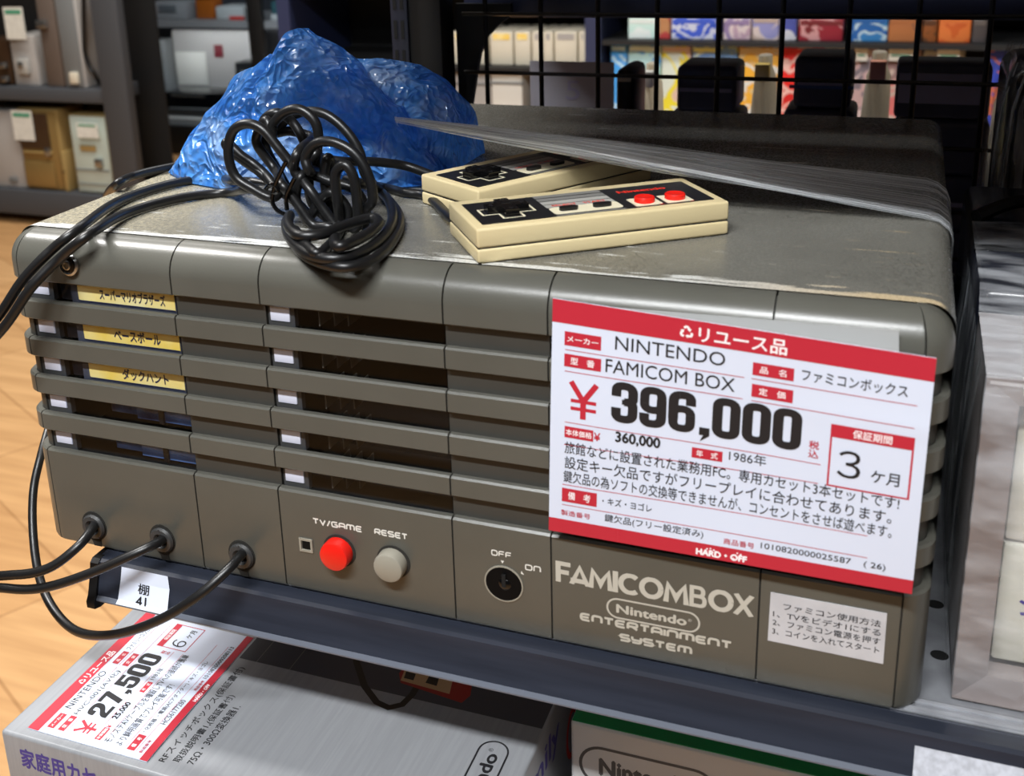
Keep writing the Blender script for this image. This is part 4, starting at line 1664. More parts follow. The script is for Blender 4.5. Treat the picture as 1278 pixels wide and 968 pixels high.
# ---------------------------------------------------------------- cartons on the lower shelf
LZ = -0.205
ZT1 = -0.105
t = wthing('product_carton', 'silver cardboard carton with price tag lying on it, at lower left', 'carton', (0.126, 0.08, LZ))
bm = bmesh.new()
add_box(bm, (-0.025, -0.0455, LZ+0.0005), (0.278, 0.19, ZT1), 0.0022, 3)
cb = part('box', bm, M_sbox, t, 0.7)


def topf(u, v, w_):               # writing runs from front to back, heads towards the left end
    return (-v, u, ZT1+w_)


# dark printed field on the lid towards the back, with the picture of a hand control
inkpart('printed_field', [rect(0.0565, -0.2765, 0.188, -0.0745)], topf, M_dprint, cb, 0.00005)
inkpart('field_lines', [rect(0.0565, -0.0873, 0.188, -0.0869), rect(0.0565, -0.111, 0.188, -0.1106)], topf, M_stripe, cb, 0.00009)


def topq(lst):
    return [Vector((q.y, -q.x)) for q in (un(u, v, 2, ZT1) for u, v in lst)]


inkpart('printed_cord', ribbon([tuple(p) for p in topq([(443, 800), (445, 826), (455, 856), (470, 876), (485, 883), (502, 879), (515, 866), (524, 850)])], 0.0042), topf, M_black, cb, 0.0001)
inkpart('printed_control', [topq([(498, 840), (505, 832), (590, 850), (587, 868), (576, 877), (500, 852)])], topf, mat('print_red', rgb(150, 34, 30), 0.4), cb, 0.00012)
inkpart('printed_control_face', [topq([(505, 836), (565, 849), (561, 866), (500, 849)])], topf, mat('print_gold', rgb(186, 150, 110), 0.4), cb, 0.00016)
inkpart('printed_keys', [topq([(507, 838), (519, 841), (516, 849), (504, 846)]), topq([(536, 843), (548, 846), (545, 856), (531, 852)])], topf, M_black, cb, 0.0002)
L = text('RFスイッチボックス(保証書付)', -0.036, -0.0845, 0.085, 0.0062, 0.01)+text('取扱説明書1,(保証書付)', -0.0335, -0.0925, 0.058, 0.0058, 0.01)+text('75Ω・300Ω変換器1.', -0.0325, -0.1005, 0.050, 0.0058, 0.01)
L += oval_logo(-0.034, -0.2645, 0.0385, -0.2475, 0.0011, 'Nintendo', 0.03)
inkpart('lid_lettering', L, topf, M_ink, cb, 0.0001)
inkpart('front_lettering', text('家庭用カセット式ビデオゲーム', -0.0125, -0.1275, 0.155, 0.0145, 0.03), lambda u, v, w_: (u, -0.0455-w_, v), M_purple, cb)
sidef = lambda u, v, w_: (0.278+w_, u, v)
inkpart('side_lettering', text('Family', 0.0, -0.140, 0.085, 0.024, 0.02), sidef, M_purple, cb)
ring = [(0.112+0.011*math.cos(R(a)), -0.152+0.016*math.sin(R(a))) for a in range(0, 360, 15)]
inkpart('side_emblem', ribbon(ring, 0.004, True)+[], sidef, M_redink, cb)

TA, TB, TC_ = un(34.6, 909, 2, ZT1), un(183.6, 951.5, 2, ZT1), un(316.6, 796, 2, ZT1)


def tag2(u, v, w_):
    a, b = u/160.0, -v/116.0
    p = TA+(TC_-TB)*a+(TB-TA)*b
    return Vector((p.x, p.y, ZT1+0.0007+w_+0.0006*math.sin(a*5)*b))


small = wthing('price_tag', 'smaller white and red price tag reading 27,500 on the silver carton', 'price tag', (0.033, 0.018, ZT1))
price_tag(small, tag2, dict(
    maker='NINTENDO', type='HVC-001(AV化)', tw=56.8, item='ファミリーコンピュータ', price='27,500', net='25,000', year='1983年', months='６',
    lines=[('モノステAVケーブルを増設しTVへの接続が簡単', 7.2, 76, 112, 7.4), ('より鮮明画質でプレイ可能です!', 7.3, 86.5, 74, 7.4),
           ('・化粧箱 ・電源(ACアダプター)・キズ・ヨゴレ', 25.6, 97.4, 92, 5.2), ('HC56177280', 38, 106.6, 30, 5.0), ('1010820000208113', 97.3, 106.9, 45, 3.9)]))

t = wthing('product_carton', 'white carton with green lid on the lower shelf, right of the silver carton', 'carton', (0.42, 0.17, LZ))
bm = bmesh.new()
add_box(bm, (0.2915, 0.0628, LZ+0.0005), (0.560, 0.26, -0.1002), 0.0025, 3)
wb = part('box', bm, M_wcard, t, 0.7)
bm = bmesh.new()
add_box(bm, (0.2925, 0.0633, -0.1004), (0.559, 0.258, -0.0996), 0.0003)
part('green_lid_panel', bm, M_green, wb, None)
L = oval_logo(0.2975, -0.1405, 0.376, -0.1145, 0.0019, 'Nintendo', 0.045)
inkpart('front_lettering', L, lambda u, v, w_: (u, 0.0628-w_, v), M_dgrey_ink, wb)

# ---------------------------------------------------------------- silver display case and film-wrapped goods on the right of the shelf
cx0, cx1, cz0, cz1, cyf = 0.4846, 0.74, 0.0012, 0.1585, 0.0165
t = wthing('display_case', 'grey silver case with open framed front, wrapped in film, right of the console', 'case', (0.61, 0.05, 0.0))
bm = bmesh.new()
yb = 0.094
add_box(bm, (cx0, 0.030, cz0), (cx0+0.004, yb, cz1))
add_box(bm, (cx1-0.004, 0.030, cz0), (cx1, yb, cz1))
add_box(bm, (cx0, cyf+0.0005, cz1-0.003), (cx1, yb, cz1+0.0003))
add_box(bm, (cx0, 0.030, cz0), (cx1, yb, cz0+0.003))
add_box(bm, (cx0, yb-0.003, cz0), (cx1, yb, cz1))
part('shell', bm, M_silver, t, None)
fw = 0.0138                        # mitred frame, sloping inwards
O = [(cx0, cz0), (cx1, cz0), (cx1, cz1), (cx0, cz1)]
I = [(cx0+fw, cz0+fw*0.85), (cx1-fw, cz0+fw*0.85), (cx1-fw, cz1-fw*0.95), (cx0+fw, cz1-fw*0.95)]
for k, nm in enumerate(('bottom_frame_bar', 'side_frame_bar', 'top_frame_bar', 'side_frame_bar')):
    bm = bmesh.new()
    j = (k+1) % 4
    a = [(O[k], cyf), (O[j], cyf), (I[j], cyf+0.0045), (I[k], cyf+0.0045)]
    f = [bm.verts.new((p[0], y, p[1])) for p, y in a]
    b_ = [bm.verts.new((p[0], 0.032, p[1])) for p, y in a]
    bm.faces.new(f)
    bm.faces.new(b_[::-1])
    for q in range(4):
        bm.faces.new((f[q], b_[q], b_[(q+1) % 4], f[(q+1) % 4]))
    part(nm, bm, M_silver_d, t, None)
zz = [(cz0+fw*0.85, 0.074), (0.0755, cz1-fw*0.95)]
for i, (a, b) in enumerate(zz):
    q = wthing('white_carton', ('lower' if i == 0 else 'upper')+' pale ivory carton inside the grey silver case', 'carton', (0.61, 0.05, a), 'cartons in the silver case')
    bm = bmesh.new()
    add_box(bm, (cx0+fw+0.0015, 0.0330, a+(0.0006 if i == 0 else 0)), (cx1-fw-0.001, 0.088, b), 0.002)
    bd = part('box', bm, M_ivory, q)
    inkpart('purple_mark', text('ハ' if i else 'シ', 0.509, a+0.026, 0.012, 0.011, 0.02), lambda u, v, w_: (u, 0.0330-w_, v), M_purple, bd)

t = wthing('wrapped_device', 'black device tightly wrapped in film behind the grey silver case', 'device', (0.62, 0.2, 0.0))
bm = bmesh.new()
add_box(bm, (0.4835, 0.0965, 0.001), (0.78, 0.30, 0.1700), 0.006, 3)
bd = part('body', bm, M_navyblk, t)
bm = bmesh.new()
add_tube(bm, [(0.484, 0.160, 0.1705), (0.78, 0.150, 0.1712)], 0.0022, 8)
part('lid_ridge', bm, M_black_g, bd)
bm = bmesh.new()
for i in range(2):
    x = 0.535+0.05*i
    add_tube(bm, spline([(x-0.048, 0.215, 0.172), (x-0.02, 0.235, 0.178), (x+0.04, 0.225, 0.182), (x+0.12, 0.18, 0.180)], 6), 0.004, 8)
part('coiled_lead', bm, M_black_g, bd)

# film round the case and the device
t = wthing('wrap_film', 'clear glossy film stretched over the silver case and the black device', 'plastic film', (0.61, 0.05, 0.17))
bm = bmesh.new()
uvl = bm.loops.layers.uv.new()
rows = []
outl = [(cyf-0.0012, cz0+0.002), (cyf-0.0014, 0.05), (cyf-0.0014, 0.10), (cyf-0.0010, cz1-0.001), (cyf+0.003, cz1+0.0016), (0.055, cz1+0.0022), (0.085, cz1+0.0035), (0.098, 0.1722), (0.14, 0.1728), (0.20, 0.1740)]
for i in range(13):
    x = cx0-0.0006+(cx1+0.001-cx0)*i/12
    rows.append([Vector((x, y, z+0.0006*math.sin(i*2.1+y*90))) for y, z in outl])
ribbon3(bm, rows, uvl)
part('front_sheet', bm, M_wrap, t, 1.2)
bm = bmesh.new()
uvl = bm.loops.layers.uv.new()
rows = []
for i in range(11):
    y = cyf+0.004+0.19*i/10
    rows.append([Vector((cx0-0.0022-0.0050*math.sin(math.pi*b)*(0.5+0.5*math.sin(i*1.7+1)), y, 0.003+0.158*b)) for b in (0, .2, .4, .6, .8, 1)])
ribbon3(bm, rows, uvl)
part('side_sheet', bm, M_wrap_v, t, 1.2)

# tall film-wrapped thing at the right edge of the picture
t = wthing('wrapped_speaker', 'tall dark cabinet in crinkled clear film at the right edge', 'cabinet', (0.60, 0.40, 0.0))
bm = bmesh.new()
wx = un(1254, 170, 1, 0.34).x-0.535
add_box(bm, (0.535+wx, 0.34, 0.001), (0.66+wx, 0.455, 0.236), 0.012, 4)
bd = part('cabinet', bm, M_navyblk, t)
bm = bmesh.new()
uvl = bm.loops.layers.uv.new()
rows = []
for i in range(41):
    s = i/40
    per = rrect(0.530, 0.333, 0.664, 0.4585, 0.016, 6)
    p = per[int(s*(len(per)-1))]
    k_ = 0.0016*math.sin(i*2.3)+0.0012*math.sin(i*5.1)
    row = []
    for b in range(9):
        z = 0.004+0.236*b/8
        m_ = 1.0 if b < 7 else (0.97 if b == 7 else 0.86)
        row.append(Vector((wx+0.597+(p[0]-0.597)*m_+k_, 0.3957+(p[1]-0.3957)*m_-abs(k_), z+(0.002*math.sin(i*1.9) if b == 8 else 0))))
    rows.append(row)
ribbon3(bm, rows, uvl)
part('film_hood', bm, M_wrap_v, bd, 1.2)

# ---------------------------------------------------------------- other side of the fitting, seen through the grid
t = wthing('display_shelf', 'dark shelf on the far side of the wire grid, loaded with black devices', 'shelf', (0.5, 0.72, 0.0))
bm = bmesh.new()
add_box(bm, (0.03, 0.494, -0.03), (0.95, 0.95, -0.0005), 0.002)
part('shelf_board', bm, M_board, t)
t = wthing('display_shelf', 'dark navy shelf board above the black devices behind the wire grid', 'shelf', (0.5, 0.72, 0.253))
bm = bmesh.new()
zb = un(800, 23, 1, 0.50).z
add_box(bm, (0.070, 0.500, zb), (0.95, 0.76, zb+0.028), 0.002)
part('shelf_board', bm, M_board, t)


def px_box(u0, u1, v0, v1, y, dep, zlo=None):
    a, b = un(u0, v0, 1, y), un(u1, v1, 1, y)
    a2, b2 = un(u0, v1, 1, y), un(u1, v0, 1, y)
    zt = (a.z+b2.z)/2
    zl = (b.z+a2.z)/2 if zlo is None else zlo
    return (min(a.x, a2.x)*0.5+max(a.x, a2.x)*0.5, y, zl), ((b.x+b2.x)/2, y+dep, zt)


t = wthing('display_shelf', 'unseen added board keeping far-aisle light off the console', 'shelf', (0.5, 0.72, 0.405))  # unseen board, added to block the far-aisle lamp from the console top
part('shelf_board', box((0.03, 0.486, 0.380), (0.95, 0.76, 0.404), 0.002), M_board, t)  # no real shelf: the unseen board added to block the far-aisle lamp
t = wthing('price_card', 'plain pale card with a faint curled mark behind the wire grid', 'card', (0.14, 0.60, 0))
lo, hi = px_box(662, 766, 77, 160, 0.60, 0.0012, 0.0)
bm = bmesh.new()
add_box(bm, lo, hi)
pc = part('card', bm, M_card, t, None)
zc = un(715, 112, 1, .6)
inkpart('mark', text('5', zc.x-0.007, zc.z-0.010, 0.014, 0.019, 0.0), lambda u, v, w_: (u, 0.60-w_, v), M_purpgrey, pc)


def slab_stack(u0, u1, vtop, y, dep, n, labels, group, m_=None, ins=0.0, taper=None):
    lo, hi = px_box(u0, u1, vtop, 150, y, dep, 0.0)
    for i in range(n):
        h = hi[2]/n
        t_ = wthing('game_device', labels[i], 'game device', ((lo[0]+hi[0])/2, y+dep/2, h*i), group)
        b_ = bmesh.new()
        k_ = (taper[i] if taper else 0)
        add_box(b_, (lo[0]+k_, y+k_*0.4, h*i+0.0004), (hi[0]-k_*0.6, y+dep, h*(i+1)-0.0004), min(0.006, h*0.2), 3)
        bd_ = part('body', b_, m_ or M_navydev, t_)
        b_ = bmesh.new()
        add_box(b_, (lo[0]+k_+0.004, y+k_*0.4-0.0005, h*i+h*0.46), (hi[0]-k_*0.6-0.004, y+0.004, h*i+h*0.54))
        part('front_groove', b_, M_purpgrey if i % 2 else M_dark, bd_, None)


pos_ = ('lowest', 'second lowest', 'second highest', 'topmost')
slab_stack(822, 930, 83, 0.64, 0.07, 4, ['%s black flat device of the stack behind the grid, left of centre shelf' % p for p in pos_], 'left black stack behind the grid', taper=(0.0, 0.004, 0.008, 0.016))
slab_stack(970, 1074, 72, 0.64, 0.07, 4, ['%s dark wrapped device of the stack with the blue strip behind the grid' % p for p in pos_], 'middle black stack behind the grid', taper=(0.0, 0.0, 0.006, 0.014))
lo, hi = px_box(985, 1066, 107, 111, 0.6365, 0.002)
t = wthing('blue_strip', 'shiny blue strip on the dark wrapped stack behind the grid', 'strip', lo)
part('strip', box(lo, hi), M_bluestripe, t, None)
slab_stack(1117, 1237, 150, 0.60, 0.12, 3, ['%s navy case under the navy box behind the grid' % p for p in ('lowest', 'middle', 'uppermost')], 'navy cases behind the grid')
lo, hi = px_box(1117, 1237, 80, 149, 0.60, 0.05)
t = wthing('navy_box', 'navy box with a dull purple face at the right behind the grid', 'box', lo)
bm = box(lo, hi, 0.004)
nb = part('box', bm, M_navydev, t)
lo2, hi2 = px_box(1121, 1232, 92, 130, 0.599, 0.002)
part('face_panel', box(lo2, hi2, 0.0004), M_purpgrey, nb)
lo, hi = px_box(768, 790, 86, 140, 0.60, 0.06, 0.0)
t = wthing('black_case', 'small upright black case right of the pale card behind the grid', 'case', lo)
bm = box(lo, hi, 0.006)
bd = part('case', bm, M_black, t)
part('rim', box((lo[0]+0.002, lo[1]-0.001, hi[2]-0.012), (hi[0]-0.002, lo[1]+0.001, hi[2]-0.008), 0.0003), M_stripe_l, bd)


M_goods = mat('bag_translucent', rgb(220, 214, 198), 0.3)
_n, _l = M_goods.node_tree.nodes, M_goods.node_tree.links
_t = _n.new('ShaderNodeBsdfTranslucent')
_t.inputs[0].default_value = rgb(236, 230, 214)
_m = _n.new('ShaderNodeMixShader')
_m.inputs[0].default_value = 0.6
_l.new(_n['Principled BSDF'].outputs[0], _m.inputs[1])
_l.new(_t.outputs[0], _m.inputs[2])
_l.new(_m.outputs[0], _n['Material Output'].inputs[0])


def goods_bag(name, label, u0, u1, v0, y, m_, cap_m):
    lo_, hi_ = px_box(u0, u1, v0, 150, y, 0.06, 0.0)
    t_ = wthing(name, label, 'bag of goods', lo_)
    b_ = bmesh.new()
    w2 = (hi_[0]-lo_[0])/2
    rows = []
    for i in range(15):
        z = hi_[2]*i/14+0.0005
        k_ = 1.0-0.35*(i/14)**2 if i < 13 else 0.45
        rows.append([b_.verts.new(((lo_[0]+hi_[0])/2+w2*k_*math.cos(a)*(1+0.10*math.sin(5*a+i*.6)), y+0.03+0.03*k_*math.sin(a)*(1+0.12*math.sin(7*a+i)), z)) for a in (2*math.pi*j/36 for j in range(36))])
    for a, b in zip(rows, rows[1:]):
        for j in range(36):
            b_.faces.new((a[j], a[(j+1) % 36], b[(j+1) % 36], b[j]))
    b_.faces.new(rows[0][::-1])
    b_.faces.new(rows[-1])
    bd_ = part('bag', b_, M_goods, t_, 1.0)
    part('paper_label', box(((lo_[0]+hi_[0])/2-w2*0.5, y-0.002, hi_[2]*0.86), ((lo_[0]+hi_[0])/2+w2*0.5, y+0.012, hi_[2]*0.97), 0.001), cap_m, bd_)


goods_bag('bagged_goods', 'clear bag of pale parts with a yellow label between the two black stacks', 932, 968, 74, 0.80, M_cream, M_yellow)
goods_bag('bagged_goods', 'clear bag of ivory cords left of the navy box behind the grid', 1074, 1114, 70, 0.80, M_ivory, mat('pink_label', rgb(226, 150, 120), 0.5))
goods_bag('bagged_goods', 'white bag beside the right end of the navy box behind the grid', 1240, 1266, 112, 0.80, M_wht, M_tag_bg)
goods_bag('bagged_goods', 'pale crumpled bag right of the small black case behind the grid', 792, 822, 84, 0.80, M_wht, M_tag_bg)

# far shelf unit beyond the next aisle
YF = 2.35
ft = wthing('far_shelf_unit', 'far shelf unit across the next aisle, stocked with cream boxes and colourful packages', 'shelf unit', (0.1, YF+0.2, FZ))
zs = [un(800, 50.5, 1, YF).z, un(640, 84, 1, YF).z]
xl, xm, xr_ = un(520, 60, 1, YF).x, un(752, 60, 1, YF).x, un(1278, 60, 1, YF).x+0.5
bm = bmesh.new()
add_box(bm, (xl-0.4, YF+0.36, FZ), (xr_, YF+0.38, 0.6))
part('back_panel', bm, M_dark, ft, None)
for z, a, b in ((zs[0], xm, xr_), (zs[1], xl-0.4, xm-0.03), (-0.30, xl-0.4, xr_), (FZ+0.1, xl-0.4, xr_), (0.13, xl-0.4, xr_)):
    bm = bmesh.new()
    add_box(bm, (a, YF-0.005, z-0.012), (b, YF+0.36, z))
    part('shelf_board', bm, M_dark, ft, None)
for x in (xl-0.4, xm-0.025, xr_):
    bm = bmesh.new()
    add_box(bm, (x-0.02, YF-0.004, FZ), (x+0.02, YF+0.36, 0.6))
    part('upright', bm, M_board, ft, None)

ORD = ('first', 'second', 'third', 'fourth', 'fifth', 'sixth', 'seventh', 'eighth', 'ninth', 'tenth', 'eleventh', 'twelfth')
# (u0, u1, top v, colour words, colours)
up = [(784, 822, 'pale mint', [rgb(214, 244, 236), rgb(240, 250, 246)]), (823, 836, 'red and tan', [rgb(190, 70, 70), rgb(196, 140, 96)]), (838, 894, 'blue and white', [rgb(60, 90, 200), rgb(214, 218, 236), rgb(70, 100, 214)]),
      (903, 937, 'mauve', [rgb(190, 160, 178), rgb(222, 206, 206), rgb(150, 130, 170)]), (939, 972, 'lilac', [rgb(150, 150, 200), rgb(216, 200, 196), rgb(190, 170, 160)]), (975, 994, 'white and blue', [rgb(210, 210, 220), rgb(80, 90, 170)]),
      (997, 1052, 'crimson', [rgb(150, 40, 54), rgb(206, 150, 150), rgb(120, 40, 46)]), (1063, 1108, 'sky blue', [rgb(60, 130, 190), rgb(190, 214, 226), rgb(40, 100, 170)]), (1109, 1150, 'rust brown', [rgb(150, 84, 50), rgb(90, 70, 70), rgb(176, 110, 66)]),
      (1152, 1170, 'umber', [rgb(140, 80, 40), rgb(90, 56, 34)]), (1172, 1212, 'orange', [rgb(206, 96, 44), rgb(222, 120, 60)]), (1214, 1232, 'slate', [rgb(76, 70, 70), rgb(100, 92, 88)])]
low = [(762, 782, 'bright blue', [rgb(80, 170, 246), rgb(190, 226, 250)]), (784, 824, 'pale cyan', [rgb(196, 240, 244), rgb(100, 176, 240), rgb(226, 246, 240)]), (826, 862, 'white and yellow', [rgb(222, 232, 220), rgb(240, 226, 60), rgb(226, 196, 180)]),
       (864, 897, 'white and blue', [rgb(214, 232, 226), rgb(120, 160, 220), rgb(236, 240, 150)]), (899, 920, 'pink and lime', [rgb(240, 200, 206), rgb(206, 220, 140), rgb(110, 150, 200)]), (922, 972, 'white and amber', [rgb(226, 226, 220), rgb(240, 180, 60), rgb(226, 200, 150)]),
       (977, 1028, 'red', [rgb(226, 44, 40), rgb(236, 190, 180), rgb(210, 36, 36)]), (1030, 1062, 'pale grey', [rgb(196, 194, 186), rgb(160, 150, 140)]), (1064, 1106, 'dull pink', [rgb(190, 160, 160), rgb(120, 110, 120), rgb(200, 180, 180)]),
       (1108, 1150, 'rose', [rgb(206, 110, 110), rgb(190, 170, 160), rgb(140, 110, 110)]), (1152, 1204, 'grey blue', [rgb(150, 150, 146), rgb(60, 70, 150), rgb(170, 170, 160)]), (1232, 1262, 'royal blue', [rgb(60, 80, 190), rgb(206, 110, 80), rgb(50, 70, 180)])]
for row, lst, vt, vb, dy in (('upper', up, 20, 50, 0.0), ('lower', low, 55, 92, 0.012)):
    for i, (u0, u1, cw, cols) in enumerate(lst):
        lo, hi = px_box(u0, u1, vt+random.choice((0, 1, 3)), vb, YF+0.03+dy, 0.11, (zs[0]+0.0005) if row == 'upper' else None)
        hi = (hi[0], hi[1], min(hi[2], 0.115 if row == 'upper' else zs[0]-0.016))
        if row == 'lower':
            lo = (lo[0], lo[1], -0.2995)
        g_ = 'game packages in the %s row of the far shelf' % row
        t = wthing('game_package', '%s game package, %s from the left in the %s far row' % (cw, ORD[i], row), 'game package', lo, g_)
        bd = part('box', box(lo, hi, 0.003), art_mat('art_%s_%d' % (row, i), cols, 14, i*1.37+(3 if row == 'lower' else 0)), t)
        part('title_band', box((lo[0]+0.003, lo[1]-0.0012, hi[2]-0.016), (hi[0]-0.003, lo[1]+0.001, hi[2]-0.006)), mat('band', cols[-1], 0.4), bd, None)
for i, (u0, u1) in enumerate(((1067, 1083), (1109, 1140), (1170, 1198), (1262, 1278))):
    lo, hi = px_box(u0, u1, 57, 76, YF+0.020, 0.002)
    hi = (hi[0], hi[1], zs[0]-0.0125)
    t = wthing('shelf_price_slip', 'white price slip hanging under the far upper shelf, %s from the left' % ORD[i], 'price slip', lo, 'price slips on the far shelf')
    bd = part('slip', box(lo, hi), M_tag_bg, t, None)
    h_ = hi[2]-lo[2]
    part('printed_line', box((lo[0]+0.006, lo[1]-0.0006, lo[2]+h_*0.35), (hi[0]-0.006, lo[1]+0.0004, lo[2]+h_*0.5)), M_tag_grn, bd, None)
# cream boxes at the left of the far unit
cr = [(566, 590), (592, 607), (612, 640), (642, 662), (664, 676), (678, 690), (692, 720), (722, 732)]
for i, (u0, u1) in enumerate(cr):
    lo, hi = px_box(u0, u1, 39, 83, YF+0.03, 0.16, zs[1]+0.0005)
    t = wthing('cream_case', 'cream game case, %s from the left on the far shelf' % ORD[i], 'game case', lo, 'cream cases on the far shelf')
    bd = part('case', box(lo, hi, 0.004), M_cream, t)
    part('spine_label', box((lo[0]+0.008, lo[1]-0.001, hi[2]-0.022), (hi[0]-0.008, lo[1]+0.001, hi[2]-0.006)), M_yellow if i in (0, 2, 3) else M_lgrey, bd, None)
for i, (u0, u1, v0, m_) in enumerate(((552, 612, 90, M_lgrey), (613, 652, 89, M_wht))):
    lo, hi = px_box(u0, u1, v0, 132, YF+0.02, 0.22, -0.2995)
    t = wthing('pale_carton', ('grey' if i == 0 else 'white')+' pale carton under the cream cases on the far shelf', 'carton', lo, 'cartons under the cream cases')
    bd = part('box', box(lo, hi, 0.006), m_, t)
    part('lid_edge', box((lo[0]-0.002, lo[1]-0.003, hi[2]-0.035), (hi[0]+0.002, lo[1]+0.004, hi[2]-0.028), 0.001), M_mgrey, bd)

# ---------------------------------------------------------------- shelving with small cabinets at the far left
YL = 2.8
t = wthing('metal_shelving', 'charcoal metal shelving at the far left with cabinets on it', 'shelf unit', (-2.9, YL+0.25, FZ))
z1a, z1b = un(60, 240, 1, YL).z, un(60, 270, 1, YL).z
z2a, z2b = un(60, 110, 1, YL).z, un(60, 127, 1, YL).z
xp0, xp1 = un(122, 60, 1, YL).x, un(154, 60, 1, YL).x
bm = bmesh.new()
add_box(bm, (-4.2, YL, z1b), (xp0, YL+0.2, z1a), 0.004)
part('lower_board', bm, M_bgshelf, t)
bm = bmesh.new()
add_box(bm, (-4.2, YL, z2b), (xp0, YL+0.2, z2a), 0.004)
part('upper_board', bm, M_bgshelf, t)
bm = bmesh.new()
add_box(bm, (xp0, YL-0.012, FZ), (xp1, YL+0.03, 0.9), 0.004)
part('end_post', bm, M_bgshelf, t)
bm = bmesh.new()
add_box(bm, (-4.2, YL+0.2, FZ), (xp1, YL+0.21, 0.9))
part('back_panel', bm, M_dark, t)


def tower(label, u0, u1, v0, zlo, y, dep, m_, side_m=None, extra=()):
    lo_, hi_ = px_box(u0, u1, v0, v0+20, y, dep, zlo+0.0005)
    t_ = wthing('small_cabinet', label, 'cabinet', lo_, 'cabinets on the far left shelving')
    bd_ = part('casing', box(lo_, hi_, 0.006), side_m or m_, t_)
    w_, h_ = hi_[0]-lo_[0], hi_[2]-lo_[2]
    if side_m:
        part('front_panel', box((lo_[0]+0.008, y-0.006, lo_[2]+0.006), (hi_[0]-0.008, y+0.003, hi_[2]-0.006), 0.003), m_, bd_)
    for nm, a0, a1, b0, b1, mm, th in extra:
        part(nm, box((lo_[0]+w_*a0, y-0.008-th, lo_[2]+h_*b0), (lo_[0]+w_*a1, y-0.004, lo_[2]+h_*b1), min(0.002, th*0.3)), mm, bd_)
    return lo_, hi_


def hang_tag(label, u0, u1, v0, v1, y):
    lo_, hi_ = px_box(u0, u1, v0, v1, y, 0.002)
    t_ = wthing('paper_tag', label, 'paper tag', lo_, 'paper tags on the far left cabinets')
    bd_ = part('paper', box(lo_, hi_), M_tag_bg, t_, None)
    h_ = hi_[2]-lo_[2]
    part('green_heading', box((lo_[0]+0.008, lo_[1]-0.0008, hi_[2]-h_*0.22), (hi_[0]-0.008, lo_[1]+0.0005, hi_[2]-h_*0.08)), M_tag_grn, bd_, None)


tower('plain pale grey cabinet at the left end of the lower far shelf', -40, 20, 138, z1a, YL+0.03, 0.15, M_lgrey, None, [('badge', .70, .85, .08, .14, M_mgrey, .002)])
tower('brown and gold fronted cabinet on the lower far shelf', 21, 71, 136, z1a, YL+0.03, 0.15, M_gold, M_brassy, [('dark_door', .06, .78, .52, .95, M_brown, .006), ('shelf_line', .10, .80, .46, .49, M_brassy, .008), ('gold_flap', .06, .80, .05, .36, M_gold, .006), ('chrome_knob', .66, .78, .44, .54, M_steel, .014)])
tower('narrow pale brass cabinet between the gold and mint ones', 75.5, 80.5, 190, z1a, YL+0.02, 0.15, M_brassy, None, [('groove', .2, .8, .5, .53, M_brown, .002)])
tower('pale mint cabinet beside the end post on the lower far shelf', 86, 134, 143, z1a, YL+0.03, 0.15, M_mint, M_brassy, [('plate', .25, .65, .55, .62, M_brassy, .004), ('chrome_knob', .62, .80, .36, .46, M_steel, .014), ('drawer_line', .05, .92, .30, .315, M_mgrey, .003), ('lower_line', .05, .92, .12, .13, M_mgrey, .003)])
hang_tag('white tag on the brown and gold cabinet', 16, 41, 138, 175, YL+0.010)
hang_tag('white tag curling off the mint cabinet', 96, 122, 154, 172, YL+0.005)
tower('pale grey cabinet with a dial at the left of the upper far shelf', 12, 42, 44, z2a, YL+0.03, 0.15, M_lgrey, None, [('dial', .30, .75, .25, .55, M_stripe_l, .012), ('knob', .42, .6, .38, .5, M_steel, .02)])
tower('taupe cabinet in the middle of the upper far shelf', 42, 64, -20, z2a, YL+0.02, 0.15, M_taupe, None, [('chrome_clip', .05, .6, .58, .66, M_steel, .012)])
tower('dark grey upright cabinet beside the post on the upper far shelf', 66, 92, -20, z2a, YL+0.02, 0.15, M_mgrey, M_lgrey, [('switch', .4, .75, .05, .16, M_cream, .012)])
tower('brown cabinet cut by the left edge on the upper far shelf', -30, 10, 50, z2a, YL+0.03, 0.15, M_brown, None, [('knob', .80, .95, .40, .52, M_steel, .02), ('foot_knob', .80, .95, .10, .22, M_steel, .02)])
hang_tag('white tag on the pale grey cabinet with a dial', 6, 30, 9, 49, YL+0.008)
t = wthing('hanging_lead', 'dark lead hanging beside the dark grey cabinet at far left', 'cable', un(106, 60, 1, YL+0.02))
bm = bmesh.new()
add_tube(bm, spline([un(u, v, 1, YL+0.03) for u, v in ((104, -30), (105, 40), (106, 65), (111, 82), (116, 90))], 6)+[Vector((un(116, 90, 1, YL+0.03).x, YL+0.06, z2a+0.008))], 0.008, 8)
part('lead', bm, M_black, t, 1.0)

# ---------------------------------------------------------------- glazed showcase behind it
YC = 4.0
t = wthing('glass_showcase', 'black framed glass showcase behind the blue bag', 'showcase', (-2.3, YC+0.25, FZ))
xc = [un(u, 100, 1, YC).x for u in (158, 325, 512)]
zA, zB, zC_ = un(260, 27, 1, YC).z, un(240, 150, 1, YC).z, un(240, 187, 1, YC).z
bm = bmesh.new()
add_box(bm, (xc[0]-0.05, YC, FZ), (xc[2], YC+0.5, zB-0.03), 0.004)
part('plinth', bm, M_dark, t)
for z, m_ in ((zB-0.03, M_stripe_l), (zA-0.03, M_lgrey)):
    bm = bmesh.new()
    add_box(bm, (xc[0], YC+0.02, z), (xc[2], YC+0.48, z+0.03))
    part('shelf', bm, m_, t)
for x in xc:
    bm = bmesh.new()
    add_box(bm, (x-0.035, YC-0.01, FZ), (x+0.035, YC+0.03, 1.3), 0.004)
    part('frame_post', bm, M_dark, t)
bm = bmesh.new()
add_box(bm, (xc[0]-0.03, YC+0.49, FZ), (xc[2]+0.03, YC+0.50, 1.3))
